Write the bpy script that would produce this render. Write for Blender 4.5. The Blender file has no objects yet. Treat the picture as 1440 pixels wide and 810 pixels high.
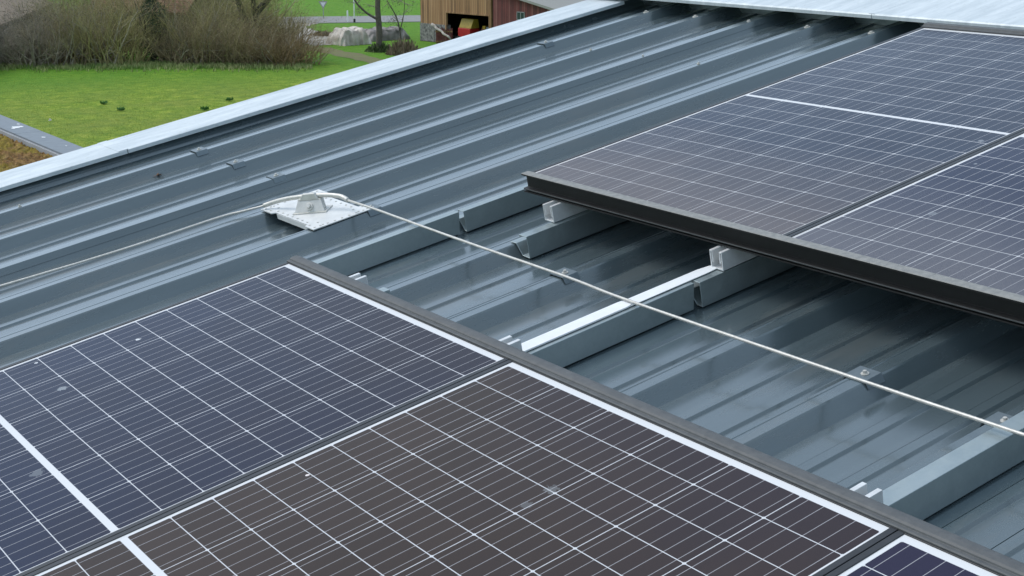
import bpy, bmesh, math, random
from mathutils import Vector, Matrix, noise

C = bpy.context.scene.collection
rnd = random.Random(7)
# ------------------------------------------------------------------ frames
# roof frame: u runs up along the ribs, v across them, w out of the panel plane; the roof is pitched 11.3 degrees about Y
SP = 0.1963; CP = math.sqrt(1 - SP * SP)
M3 = Matrix(((CP, 0, -SP), (0, 1, 0), (SP, 0, CP)))
CAMR = Matrix(((0.80462674, -0.57119138, -0.16222273),
               (-0.33464152, -0.21053488, -0.91852606),
               (0.49050062, 0.79335709, -0.36054634)))
CAMP = Vector((-1.3364, -3.2081, 1.1628))
FPX = 2035.96
CW = M3 @ CAMP
GROUND = CW.z - 10.5

# ------------------------------------------------------------------ camera
cam = bpy.data.cameras.new('camera'); camo = bpy.data.objects.new('camera', cam); C.objects.link(camo)
Rw = M3 @ CAMR.transposed()          # camera axes (x right, y down, z forward) in the world
rot = Matrix((( Rw[0][0], -Rw[0][1], -Rw[0][2]), (Rw[1][0], -Rw[1][1], -Rw[1][2]), (Rw[2][0], -Rw[2][1], -Rw[2][2])))
camo.matrix_world = Matrix.Translation(CW) @ rot.to_4x4()
cam.sensor_width = 36; cam.lens = FPX / 1440 * 36; cam.clip_start = 0.05; cam.clip_end = 3000
bpy.context.scene.camera = camo

# ------------------------------------------------------------------ world, sun, exposure
SUN_EL, SUN_AZ = 55, 130            # azimuth counter-clockwise from +X
world = bpy.data.worlds.new('World'); bpy.context.scene.world = world; world.use_nodes = True
nt = world.node_tree
sky = nt.nodes.new('ShaderNodeTexSky'); sky.sky_type = 'NISHITA'; sky.sun_disc = False
sky.sun_elevation = math.radians(SUN_EL); sky.sun_rotation = math.radians(90 - SUN_AZ)
sky.air_density = 1.0; sky.dust_density = 3.0; sky.ozone_density = 1.0; sky.altitude = 400
cloud = nt.nodes.new('ShaderNodeMix'); cloud.data_type = 'RGBA'; cloud.inputs[0].default_value = 0.42      # thin even overcast over the blue
cloud.inputs[7].default_value = (4.2, 5.1, 5.5, 1)
nt.links.new(sky.outputs[0], cloud.inputs[6]); nt.links.new(cloud.outputs[2], nt.nodes['Background'].inputs[0])
nt.nodes['Background'].inputs[1].default_value = 0.15
sun = bpy.data.lights.new('sun', 'SUN'); suno = bpy.data.objects.new('sun', sun); C.objects.link(suno)
sun.energy = 1.0; sun.angle = math.radians(32); sun.color = (1.0, 0.99, 0.975)
sd = Vector((math.cos(math.radians(SUN_EL)) * math.cos(math.radians(SUN_AZ)), math.cos(math.radians(SUN_EL)) * math.sin(math.radians(SUN_AZ)), math.sin(math.radians(SUN_EL))))
suno.rotation_euler = sd.to_track_quat('Z', 'Y').to_euler(); suno.location = (0, 0, 30)
vs = bpy.context.scene.view_settings
vs.view_transform = 'Standard'; vs.look = 'None'; vs.exposure = 0.5; vs.gamma = 1.0; vs.use_curve_mapping = False

# ------------------------------------------------------------------ placing helpers
def ray(x, y): return Vector(((x - 720) / FPX, (y - 405) / FPX, 1))
def rp(x, y, w):                      # point of the photo -> (u, v) on the roof at height w
    d = CAMR.transposed() @ ray(x, y); t = (w - CAMP.z) / d.z; X = CAMP + t * d; return X.x, -X.y
def gp(x, y, z=None):                 # point of the photo -> point on the ground (world)
    z = GROUND if z is None else z
    d = M3 @ (CAMR.transposed() @ ray(x, y)); t = (z - CW.z) / d.z; return CW + t * d
def onplane(x, y, P, N):
    d = M3 @ (CAMR.transposed() @ ray(x, y)); t = (P - CW).dot(N) / d.dot(N); return CW + t * d

# ------------------------------------------------------------------ object helpers
def thing(name, label, cat, loc=(0, 0, 0), group=None, roof=True):
    o = bpy.data.objects.new(name, None); C.objects.link(o); o.empty_display_size = 0.1
    if roof: o.matrix_world = M3.to_4x4() @ Matrix.Translation(Vector((loc[0], -loc[1], loc[2])))
    else: o.matrix_world = Matrix.Translation(Vector(loc))
    o['label'] = label; o['category'] = cat
    if group: o['group'] = group
    o['_o'] = 0
    del o['_o']
    return o
def tag(o, label, cat, group=None, kind=None):
    if label: o['label'] = label
    if cat: o['category'] = cat
    if group: o['group'] = group
    if kind: o['kind'] = kind
    return o
class MB:                             # mesh builder; pts in (u, v, w) with flip=True, in plain xyz otherwise
    def __init__(s, org=(0, 0, 0), flip=True): s.v = []; s.f = []; s.o = org; s.flip = flip; s.mi = []
    def pt(s, p):
        q = (p[0] - s.o[0], p[1] - s.o[1], p[2] - s.o[2])
        s.v.append((q[0], -q[1], q[2]) if s.flip else q); return len(s.v) - 1
    def face(s, ids, mi=0): s.f.append(list(ids)); s.mi.append(mi)
    def quad(s, a, b, c, d, mi=0): s.face([s.pt(a), s.pt(b), s.pt(c), s.pt(d)], mi)
    def poly(s, pts, mi=0): s.face([s.pt(p) for p in pts], mi)
    def box(s, a, b):
        x0, y0, z0 = a; x1, y1, z1 = b
        k = [s.pt(p) for p in ((x0,y0,z0),(x1,y0,z0),(x1,y1,z0),(x0,y1,z0),(x0,y0,z1),(x1,y0,z1),(x1,y1,z1),(x0,y1,z1))]
        for f in ((0,3,2,1),(4,5,6,7),(0,1,5,4),(1,2,6,5),(2,3,7,6),(3,0,4,7)): s.face([k[i] for i in f])
    def hexa(s, b, t):                # eight corners
        k = [s.pt(p) for p in list(b) + list(t)]
        for f in ((0,3,2,1),(4,5,6,7),(0,1,5,4),(1,2,6,5),(2,3,7,6),(3,0,4,7)): s.face([k[i] for i in f])
    def rings(s, rs, caps=True, closed=True):
        ids = [[s.pt(p) for p in r] for r in rs]; n = len(ids[0])
        for a, b in zip(ids, ids[1:]):
            for i in range(n if closed else n - 1): s.face([a[i], a[(i+1) % n], b[(i+1) % n], b[i]])
        if caps and closed: s.face(ids[0][::-1]); s.face(ids[-1])
    def extr_u(s, prof, u0, u1, dv=0.0):   # closed (v, w) outline run along u; dv = drift of v per metre of u
        s.rings([[(u, v + dv * (u - u0), w) for v, w in prof] for u in (u0, u1)])
    def extr_v(s, prof, v0, v1, du=0.0):
        s.rings([[(u + du * (v - v0), v, w) for u, w in prof] for v in (v0, v1)])
    def tube(s, pts, r, n=8, lobes=0, twist=0):
        pts = [Vector(p) for p in pts]; rs = []; L = 0
        up = Vector((0, 0, 1)); prev = None
        for i, p in enumerate(pts):
            t = (pts[min(i+1, len(pts)-1)] - pts[max(i-1, 0)]).normalized()
            if prev is None:
                a = t.cross(up); a = a.normalized() if a.length > 1e-4 else Vector((1, 0, 0))
            else: a = (prev - t * prev.dot(t)).normalized()
            prev = a; b = t.cross(a)
            if i: L += (pts[i] - pts[i-1]).length
            rr = r[i] if isinstance(r, (list, tuple)) else r
            ring = []
            for k in range(n):
                th = 2 * math.pi * k / n
                q = rr * (1 + (0.13 * math.cos(lobes * (th + twist * L)) if lobes else 0))
                ring.append(tuple(p + q * (math.cos(th) * a + math.sin(th) * b)))
            rs.append(ring)
        s.rings(rs)
    def cyl(s, c, ax, r, h, n=16):
        ax = Vector(ax).normalized(); s.tube([Vector(c), Vector(c) + ax * h], r, n)
    def build(s, name, mat, parent=None, smooth=False, bevel=0, mats=None, recalc=True):
        me = bpy.data.meshes.new(name); me.from_pydata(s.v, [], s.f)
        for m in (mats or [mat]): me.materials.append(m)
        if mats:
            for p, i in zip(me.polygons, s.mi): p.material_index = i
        if recalc:
            b = bmesh.new(); b.from_mesh(me); bmesh.ops.recalc_face_normals(b, faces=b.faces); b.to_mesh(me); b.free()
        if smooth:
            for p in me.polygons: p.use_smooth = True
        o = bpy.data.objects.new(name, me); C.objects.link(o)
        if parent: o.parent = parent
        elif s.flip: o.matrix_world = M3.to_4x4() @ Matrix.Translation(Vector((s.o[0], -s.o[1], s.o[2])))
        else: o.location = s.o
        if bevel:
            m = o.modifiers.new('bevel', 'BEVEL'); m.width = bevel; m.segments = 2; m.limit_method = 'ANGLE'; m.angle_limit = math.radians(40)
        return o
def strip_outline(pl, t):             # thin sheet section: open (a, b) polyline -> closed outline of thickness t (to the left)
    L = []
    n = len(pl)
    for i in range(n):
        d1 = Vector(pl[i]) - Vector(pl[i-1]) if i else None
        d2 = Vector(pl[i+1]) - Vector(pl[i]) if i < n - 1 else None
        if d1 is None: d1 = d2
        if d2 is None: d2 = d1
        n1 = Vector((-d1.y, d1.x)).normalized(); n2 = Vector((-d2.y, d2.x)).normalized()
        m = (n1 + n2); m = m.normalized() / max(0.35, math.cos(n1.angle(n2) / 2)) if m.length > 1e-6 else n1
        L.append((pl[i][0] + m.x * t, pl[i][1] + m.y * t))
    return list(pl) + L[::-1]

# ------------------------------------------------------------------ materials
class NT:
    def __init__(s, name):
        s.m = bpy.data.materials.new(name); s.m.use_nodes = True; s.t = s.m.node_tree
        s.b = s.t.nodes['Principled BSDF']; s.tc = s.t.nodes.new('ShaderNodeTexCoord')
    def set(s, inp, val):
        if hasattr(val, 'is_output'): s.t.links.new(val, s.b.inputs[inp])
        else: s.b.inputs[inp].default_value = val if not isinstance(val, tuple) else (*val, 1)[:4]
    def math(s, op, a, b=None, c=None):
        n = s.t.nodes.new('ShaderNodeMath'); n.operation = op
        for i, x in enumerate((a, b, c)):
            if x is None: continue
            if hasattr(x, 'is_output'): s.t.links.new(x, n.inputs[i])
            else: n.inputs[i].default_value = x
        return n.outputs[0]
    def mix(s, f, a, b, mode='MIX'):
        n = s.t.nodes.new('ShaderNodeMix'); n.data_type = 'RGBA'; n.blend_type = mode
        for i, x in ((0, f), (6, a), (7, b)):
            if hasattr(x, 'is_output'): s.t.links.new(x, n.inputs[i])
            else: n.inputs[i].default_value = x if i == 0 else (*x, 1)[:4]
        return n.outputs[2]
    def noise(s, scale, detail=4, rough=.55, co=None, stretch=None, dist=0):
        n = s.t.nodes.new('ShaderNodeTexNoise'); n.inputs['Scale'].default_value = scale
        n.inputs['Detail'].default_value = detail; n.inputs['Roughness'].default_value = rough; n.inputs['Distortion'].default_value = dist
        co = co or s.tc.outputs['Object']
        if stretch:
            mp = s.t.nodes.new('ShaderNodeMapping'); mp.inputs['Scale'].default_value = stretch; s.t.links.new(co, mp.inputs[0]); co = mp.outputs[0]
        s.t.links.new(co, n.inputs[0]); return n.outputs[0]
    def ramp(s, f, stops):
        n = s.t.nodes.new('ShaderNodeValToRGB'); e = n.color_ramp.elements
        while len(e) < len(stops): e.new(0.5)
        for k, (p, c) in zip(e, stops): k.position = p; k.color = (*c, 1) if isinstance(c, tuple) else (c, c, c, 1)
        s.t.links.new(f, n.inputs[0]); return n.outputs[0]
    def xyz(s, co=None):
        n = s.t.nodes.new('ShaderNodeSeparateXYZ'); s.t.links.new(co or s.tc.outputs['Object'], n.inputs[0]); return n.outputs
    def bump(s, h, strength=.3, dist=.01):
        n = s.t.nodes.new('ShaderNodeBump'); n.inputs['Strength'].default_value = strength; n.inputs['Distance'].default_value = dist
        s.t.links.new(h, n.inputs['Height']); s.t.links.new(n.outputs[0], s.b.inputs['Normal']); return n
def simple(name, col, rough=.5, metal=0, var=.15, scale=20, bump=0, bscale=None, spec=None, col2=None):
    n = NT(name)
    f = n.noise(scale, 5)
    a = tuple(c * (1 - var) for c in col); b = col2 or tuple(min(1, c * (1 + var)) for c in col)
    n.set('Base Color', n.ramp(f, [(.3, a), (.7, b)])); n.set('Roughness', rough); n.set('Metallic', metal)
    if spec is not None: n.set('Specular IOR Level', spec)
    if bump: n.bump(n.noise(bscale or scale * 2, 4), bump, .01)
    return n.m

def mat_sheet():
    n = NT('anthracite_coated_sheet')
    big = n.noise(1.6, 3, stretch=(1, 2.2, 1)); fine = n.noise(420, 2); st = n.noise(9, 5, stretch=(.25, 2.5, 1))
    base = n.ramp(st, [(.3, (.072, .104, .116)), (.7, (.096, .132, .146))])
    base = n.mix(n.math('MULTIPLY', n.ramp(fine, [(.45, 0), (.75, 1)]), .35), base, (.12, .15, .165))
    dirt = n.ramp(n.noise(3.5, 7, .75, stretch=(.35, 1.6, 1)), [(.52, 0), (.72, 1)])
    base = n.mix(n.math('MULTIPLY', dirt, .32), base, (.17, .16, .135))
    spot = n.ramp(n.noise(37, 2), [(.79, 0), (.82, 1)])
    base = n.mix(n.math('MULTIPLY', spot, .5), base, (.4, .4, .38))
    n.set('Base Color', base)
    n.set('Roughness', n.math('ADD', n.ramp(n.noise(5, 4), [(.3, .21), (.7, .28)]), n.math('MULTIPLY', dirt, .16)))
    n.set('Specular IOR Level', 1.0); n.set('Metallic', .28); n.set('Coat Weight', .85); n.set('Coat Roughness', .14)
    h = n.math('ADD', n.math('MULTIPLY', big, 1.0), n.math('MULTIPLY', fine, .012))
    n.bump(h, .11, .006)
    return n.m
def mat_galv(name, c0, c1, rough=.42, metal=.75):
    n = NT(name)
    v = n.t.nodes.new('ShaderNodeTexVoronoi'); v.inputs['Scale'].default_value = 160; n.t.links.new(n.tc.outputs['Object'], v.inputs[0])
    f = n.math('ADD', n.math('MULTIPLY', n.xyz(v.outputs['Color'])[0], .12), n.math('MULTIPLY', n.noise(9, 4, stretch=(.25, 1, 1)), .9))
    base = n.ramp(f, [(.3, c0), (.75, c1)])
    run = n.ramp(n.noise(22, 3, stretch=(3, .3, .3)), [(.68, 0), (.78, 1)])
    base = n.mix(n.math('MULTIPLY', run, .25), base, (.75, .78, .78))
    n.set('Base Color', base); n.set('Metallic', metal); n.set('Roughness', n.ramp(n.noise(30, 4), [(.3, rough - .08), (.7, rough + .1)]))
    n.bump(n.noise(60, 3), .05, .002)
    return n.m
def mat_flash():
    n = NT('pale_zinc_flashing')
    st = n.noise(7, 6, .65, stretch=(.6, 3, 1)); sp = n.noise(60, 5, .7)
    base = n.ramp(st, [(.3, (.44, .50, .53)), (.7, (.66, .71, .73))])
    base = n.mix(n.ramp(sp, [(.56, 0), (.72, .55)]), base, (.36, .40, .40))
    n.set('Base Color', base); n.set('Roughness', .5); n.set('Metallic', .15)
    n.bump(n.noise(40, 4), .08, .003)
    return n.m
ROWP, COLP, BAR = 0.0801, 0.1575, 0.0121
def mat_panel(name, cell0, cell1, dustc, dust_amt, edge=None, spots=(), angle_tint=None):
    """cells, busbars and backsheet under glass; object origin = middle bar, first column edge; x along the long side, -y across"""
    n = NT(name); X, Y, Z = n.xyz()[:3]
    ax = n.math('SUBTRACT', n.math('ABSOLUTE', X), BAR / 2)
    row = n.math('DIVIDE', ax, ROWP); fr = n.math('FRACT', row)
    dr = n.math('MULTIPLY', n.math('MINIMUM', fr, n.math('SUBTRACT', 1.0, fr)), ROWP)
    vy = n.math('MULTIPLY', Y, -1.0); col = n.math('DIVIDE', vy, COLP); fc = n.math('FRACT', col)
    dc = n.math('MULTIPLY', n.math('MINIMUM', fc, n.math('SUBTRACT', 1.0, fc)), COLP)
    def lt(a, b): return n.math('LESS_THAN', a, b)
    def orr(*a):
        r = a[0]
        for k in a[1:]: r = n.math('MAXIMUM', r, k)
        return r
    outside = orr(lt(vy, 0.0), n.math('GREATER_THAN', vy, 6 * COLP), n.math('GREATER_THAN', ax, 10 * ROWP), lt(ax, 0.0))
    gap = orr(lt(dr, .0009), lt(dc, .0009), outside)
    # chamfered cell corners show as tiny white notches
    cham = lt(n.math('ADD', dr, dc), .0044)
    gap = orr(gap, cham)
    b5 = n.math('FRACT', n.math('MULTIPLY', fc, 5.0)); db = n.math('MULTIPLY', n.math('ABSOLUTE', n.math('SUBTRACT', b5, .5)), COLP / 5)
    bus = lt(db, .0006)
    fing = n.math('FRACT', n.math('MULTIPLY', ax, 640.0)); fing = n.math('MULTIPLY', lt(fing, .25), .04)
    wn = n.t.nodes.new('ShaderNodeTexWhiteNoise'); wn.noise_dimensions = '3D'
    cmb = n.t.nodes.new('ShaderNodeCombineXYZ')
    n.t.links.new(n.math('FLOOR', n.math('ADD', n.math('MULTIPLY', n.math('SIGN', X), 20.0), row)), cmb.inputs[0]); n.t.links.new(n.math('FLOOR', col), cmb.inputs[1])
    n.t.links.new(cmb.outputs[0], wn.inputs[0])
    f = n.math('ADD', n.math('MULTIPLY', wn.outputs[0], .35), n.math('MULTIPLY', n.noise(3, 3), .65))
    base = n.ramp(f, [(.2, cell0), (.8, cell1)])
    if angle_tint: base = n.mix(n.ramp(n.math('ADD', n.math('MULTIPLY', Y, angle_tint[1]), n.math('ADD', n.math('MULTIPLY', X, angle_tint[2]), n.math('ADD', angle_tint[3], n.math('MULTIPLY', n.noise(1.7, 4), .9)))), [(.35, 0), (1.0, 1)]), base, angle_tint[0])  # angle-dependent coating reflection painted into the cell colour as a fixed gradient
    base = n.mix(fing, base, (.25, .26, .28))
    base = n.mix(n.math('MULTIPLY', bus, .85), base, (.40, .40, .42))
    base = n.mix(gap, base, (.58, .59, .61)); base = n.mix(outside, base, (.66, .67, .68))
    grain = n.noise(900, 2, .8); cloud = n.noise(2.2, 5, .6)
    d = n.math('MULTIPLY', n.ramp(cloud, [(.25, .35), (.75, 1)]), n.math('MULTIPLY', n.ramp(grain, [(.3, .35), (.8, 1)]), dust_amt))
    if edge is not None:                   # dirt washed down to the lower edge; edge = (x of the edge, width)
        dd = n.math('DIVIDE', n.math('SUBTRACT', X, edge[0]), edge[1])
        wob = n.math('ADD', dd, n.math('MULTIPLY', n.math('SUBTRACT', n.noise(26, 5, .7), .5), 1.5))
        d = n.math('MAXIMUM', d, n.math('MULTIPLY', n.ramp(wob, [(.0, .75), (.5, .3), (1.0, 0)]), n.ramp(grain, [(.3, .5), (.7, 1)])))
        d2 = n.math('DIVIDE', n.math('SUBTRACT', X, edge[0]), edge[1] * 16)
        d = n.math('MAXIMUM', d, n.math('MULTIPLY', n.ramp(n.math('ADD', d2, n.math('MULTIPLY', n.math('SUBTRACT', cloud, .5), .9)), [(.0, .55), (1.0, .03)]), n.ramp(grain, [(.3, .3), (.75, 1)])))
    base = n.mix(d, base, dustc)
    for (sx, sy, r, c, a) in spots:
        dx = n.math('SUBTRACT', X, sx); dy = n.math('SUBTRACT', Y, sy)
        rr = n.math('SQRT', n.math('ADD', n.math('MULTIPLY', dx, dx), n.math('MULTIPLY', dy, dy)))
        rr = n.math('ADD', rr, n.math('MULTIPLY', n.math('SUBTRACT', n.noise(110, 4, .7), .5), r * 2.6))
        base = n.mix(n.math('MULTIPLY', lt(rr, r), a), base, c)
    n.set('Base Color', base)
    n.set('Roughness', n.math('ADD', .22, n.math('MULTIPLY', d, .5)))
    n.set('Specular IOR Level', .15)
    n.bump(n.noise(350, 2), .04, .001)
    return n.m

M_sheet = mat_sheet()
M_galv = mat_galv('galvanised_steel', (.31, .37, .38), (.40, .46, .47))
M_clip = mat_galv('coated_clip_metal', (.13, .165, .185), (.20, .24, .26), .4, .4)
M_galvd = mat_galv('dull_galvanised_sheet', (.22, .28, .30), (.34, .41, .43))
M_alu = simple('mill_aluminium', (.70, .71, .71), .4, .35, .1, 30)
M_steel = simple('stainless_steel', (.56, .55, .51), .4, .35, .12, 60)
M_plate = simple('brushed_stainless_plate', (.66, .67, .66), .5, .25, .10, 18, .05, 60)
M_flash = mat_flash()
M_black = simple('black_anodised_frame', (.022, .023, .026), .4, .0, .2, 40, .03, 200)
M_blackr = simple('black_anodised_rail', (.005, .0055, .006), .6, .0, .3, 30)
M_greyr = simple('weathered_grey_rail', (.080, .086, .090), .6, .1, .1, 60, .05, 160, col2=(.098, .103, .105))
M_dustr = simple('dusty_rail_top', (.20, .205, .20), .65, .05, .1, 70, .05, 160, col2=(.27, .27, .255))
M_tape = simple('white_sealing_tape', (.74, .76, .77), .45, 0, .04, 30)
M_dark = simple('dark_void', (.02, .021, .023), .8)
M_zincd = simple('dark_zinc_coping', (.17, .195, .22), .5, .2, .12, 12, .05, 60)
M_rust = simple('dry_leaf', (.15, .07, .03), .8)

# ------------------------------------------------------------------ the roof
WC, WV = -.132, -.1675                 # crest and valley heights below the panel plane
PIT, VN0, DRIFT = .3265, 1.405, .022
U0, U1 = -4.2, 3.02
def vn(k, u=.55): return VN0 + PIT * k + DRIFT * (u - .55)   # camera-side edge of crest k
def dr(v, u): return v + DRIFT * (u - .55)
house = thing('industrial_building', 'building with an anthracite ribbed metal roof filling the foreground', 'building', (0, 0, -.3))
HO = (0, 0, -.3)
# profile (at u = .55)
prof = []
KS = range(-12, 15)
for k in KS:
    b = VN0 + PIT * k
    r = .0022
    prof += [(b - .0675, WV), (b - .0665, WV + .0015), (b - .043 - r * .5, WC - .003), (b - .043 + r, WC), (b - .034, WC), (b - .0325, WC - .0012), (b - .030, WC - .0012), (b - .0285, WC), (b - r, WC), (b + r * .5, WC - .003), (b + .0245, WV + .0015), (b + .0258, WV),
             (b + .086, WV), (b + .0867, WV - .0035), (b + .0890, WV - .0035), (b + .0905, WV + .0010), (b + .0925, WV + .0045), (b + .116, WV + .0045), (b + .1215, WV - .001),
             (b + .183, WV), (b + .1837, WV - .0035), (b + .1860, WV - .0035), (b + .1875, WV + .0010), (b + .1895, WV + .0045), (b + .213, WV + .0045), (b + .2185, WV - .001)]
prof = [p for p in prof if -2.40 < p[0]]
m = MB(HO); NU = 60
us = [U0 + (U1 - U0) * i / NU for i in range(NU + 1)]
m.rings([[(u, dr(v, u), w + .0006 * noise.noise(Vector((u * 2.3, v * 3.1, 0)))) for v, w in prof] for u in us], caps=False, closed=False)
sheet = m.build('roof_sheet', M_sheet, house)
# sheet overlaps on every third rib
m = MB(HO)
for k in range(-11, 15):
    if k % 3 == 1:
        b = VN0 + PIT * k
        pl = [(b - .040, WC + .0003), (b + .001, WC + .0003), (b + .0135, WC - .0195)]
        o = strip_outline(pl, .0016)
        m.rings([[(u, dr(v, u), w) for v, w in o] for u in (U0, U1)])
m.build('sheet_overlap', M_sheet, house)
# closure plate at the upper end, deck under the sheet
m = MB(HO); m.box((2.945, -2.38, -.167), (2.96, 7.5, -.085)); m.build('rib_closure', M_galvd, house)
m = MB(HO); m.box((U0, -2.36, -.30), (2.94, 6.0, -.19)); m.build('roof_deck', M_dark, house)
# verge flashing, two lengths with a joint
VD = .034
def vg(u): return -2.160 + VD * (u - .3)
def verge(u0, u1, z):
    m = MB(HO)
    sec = [(-.240, -.30), (-.240, -.1165), (-.236, -.1125), (-.004, -.1125), (0, -.1145), (0, -.1285), (-.002, -.1285), (-.002, -.1165), (-.232, -.1165), (-.232, -.30)]
    m.rings([[(u, vg(u) + a, b + z) for a, b in sec] for u in (u0, u1)])
    return m.build('verge_flashing', M_flash, house)
verge(U0, .378, 0); verge(.381, 2.80, .0); 
m = MB(HO)
sec = [(-.240, -.1113), (-.002, -.1113), (-.002, -.1123), (-.240, -.1123)]
m.rings([[(u, vg(u) + a, b) for a, b in sec] for u in (.345, .384)]); m.build('flashing_joint_cover', M_flash, house)
# upper edge flashing, lengths with joints
UF = 2.775
cuts = [-2.45, -.565, 1.6, 4.0, 7.5]
for a, b in zip(cuts, cuts[1:]):
    m = MB(HO)
    sec = [(UF, -.093), (UF, -.080), (UF + .005, -.075), (UF + .41, -.070), (UF + .415, -.25), (UF + .41, -.25), (UF + .405, -.076), (UF + .003, -.081), (UF + .003, -.093)]
    m.extr_v(sec, a + .0015, b - .0015); m.build('ridge_flashing', M_flash, house)
for b in cuts[1:-1]:
    m = MB(HO); m.hexa([(UF + .003, b - .015, -.0765), (UF + .4, b - .015, -.0715), (UF + .4, b + .015, -.0715), (UF + .003, b + .015, -.0765)],
                            [(UF + .003, b - .015, -.0745), (UF + .4, b - .015, -.0695), (UF + .4, b + .015, -.0695), (UF + .003, b + .015, -.0745)])
    m.build('ridge_joint_cover', M_flash, house)
# walls
M_wall = simple('grey_wall_cladding', (.30, .31, .32), .6, 0, .1, 3)
m = MB((0, 0, 0), flip=False)
hz0 = GROUND - .05
def W(u, v, w): return M3 @ Vector((u, -v, w))
P = [W(U0 + .2, -2.37, -.31), W(3.10, -2.37, -.31), W(3.10, 7.2, -.31), W(U0 + .2, 7.2, -.31)]
m.hexa([(p.x, p.y, hz0) for p in P], [tuple(p) for p in P])
wl = m.build('wall', M_wall); wl.parent = house; wl.matrix_parent_inverse = house.matrix_world.inverted()

# saddle clips and screws (parts of the roof)
def screw_mb(u, v, w, s=1.0):
    m = MB(HO); m.cyl((u, v, w), (0, 0, 1), .0085 * s, .0018, 18); m.cyl((u, v, w + .0018), (0, 0, 1), .0058 * s, .0012, 18); m.cyl((u, v, w + .003), (0, 0, 1), .0042 * s, .0045, 6)
    return m
def clip(u, k):
    b = vn(k, u)
    m = MB(HO)
    pl = [(b - .058, WC - .014), (b - .049, WC + .0025), (b + .002, WC + .0025), (b + .0095, WC - .013)]
    m.extr_u(strip_outline(pl, .0020), u - .023, u + .023)
    c = m.build('saddle_clip', M_clip, house)
    s = screw_mb(u, b - .018, WC + .0047).build('screw', M_steel, c, smooth=False)
    c2 = s
for k in (-10, -9, -8, -6, -3, 0, 1): clip(.556, k)
u_, v_ = rp(766, 60, -.13); clip(u_, -10)
for x, y in ((935, 9), (1003, 13.5), (1077, 19), (1161, 26), (1251, 33)):
    u_, v_ = rp(x, y, -.125); k = round((v_ - VN0) / PIT); screw_mb(min(u_, 2.72), vn(k, u_) - .018, WC, 1.5).build('screw', M_steel, house)
for x, y in ((828, 70), (899, 78.6), (979, 89.4), (20, 286), (67, 168)):
    u_, v_ = rp(x, y, WC); k = round((v_ + .02 - VN0) / PIT); screw_mb(u_, vn(k, u_) - .018, WC, .8).build('screw', M_steel, house)
lu, lv = rp(223, 248, WV)
m = MB((lu, lv, WV)); 
for i in range(9):
    a = rnd.random() * 6.3; r = .008 + .008 * rnd.random()
    p0 = Vector((lu + rnd.uniform(-.012, .012), lv + rnd.uniform(-.008, .008), WV + .003 + rnd.random() * .004))
    m.poly([tuple(p0), tuple(p0 + Vector((math.cos(a) * r, math.sin(a) * r, rnd.uniform(0, .007)))), tuple(p0 + Vector((math.cos(a + .9) * r, math.sin(a + .9) * r, rnd.uniform(0, .007))))])
tag(m.build('leaf_debris', M_rust), 'crumpled brown leaf lying alone in a valley of the ribbed roof', 'leaf')

# ------------------------------------------------------------------ mounting profiles (long galvanised Z/U sections hooked on ribs)
def mount(u0, u1, k, vw, label, ledge=.030, wt=-.100, dv=0.0, slant=0.0):
    vw = vw + DRIFT * (u0 - .55)
    org = (u0, vw, WC); t = thing('mounting_profile', label, 'mounting profile', org, 'galvanised mounting profiles hooked on the roof ribs')
    b = vn(k, u0) + .0045
    pl = [(b - .024, WC + .0012), (b + .001, WC + .0012), (b + .0240, WV + .006), (vw, WV + .0045), (vw, wt), (vw - ledge, wt), (vw - ledge, wt - .006)]
    o = strip_outline(pl, .0022); m = MB(org)
    m.rings([[(u + (slant * (w - wt) / .07 if i else 0), v + DRIFT * (u - u0), w) for v, w in o] for i, u in enumerate((u0, u1))])
    m.build('channel', M_galv, t, bevel=.0012)
    return t
mount(-.45, .637, -5, -.196, 'long galvanised profile running from the lower panels past the cable anchor side of the gap', slant=.012)
mount(.646, 1.9, -5, -.188, 'galvanised profile running under the outermost corner of the upper panel')
mount(-.45, .197, -4, .160, 'short galvanised profile stub just poking out past the lower left panel edge')
mount(.618, 1.9, -4, .161, 'galvanised profile with its open hooked end showing below the upper left panel', .034)
mount(-.45, .6454, -2, .792, 'galvanised profile carrying the bright white sealing tape', .057, slant=.012)
mount(.654, 1.9, -2, .801, 'galvanised profile starting behind the small gap at the end of the white tape', .057, slant=.012)
mount(-.45, .90, 1, 1.785, 'wide galvanised profile at the right edge of the photo under the steel cable', .040)

# white sealing tape along the top of the profile beside the cable
org = (.17, .76, -.098)
m = MB(org); TZ = -.0978
def tseg(pts, z):
    m.rings([[(u, dr(.792 + a, u), TZ), (u, dr(.792 + b, u), TZ), (u, dr(.792 + b, u), TZ + z), (u, dr(.792 + a, u), TZ + z)] for u, a, b in pts])
tseg([(-.2, -.053, -.013), (.46, -.053, -.013), (.472, -.052, -.016), (.478, -.048, -.024)], .0035)
tseg([(.44, -.053, -.014), (.70, -.050, -.014), (.73, -.044, -.016), (.75, -.034, -.020), (.757, -.029, -.024)], .0016)
tag(m.build('sealing_tape', M_tape), 'bright white tape strip stuck along a galvanised profile under the steel cable', 'tape')

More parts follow.
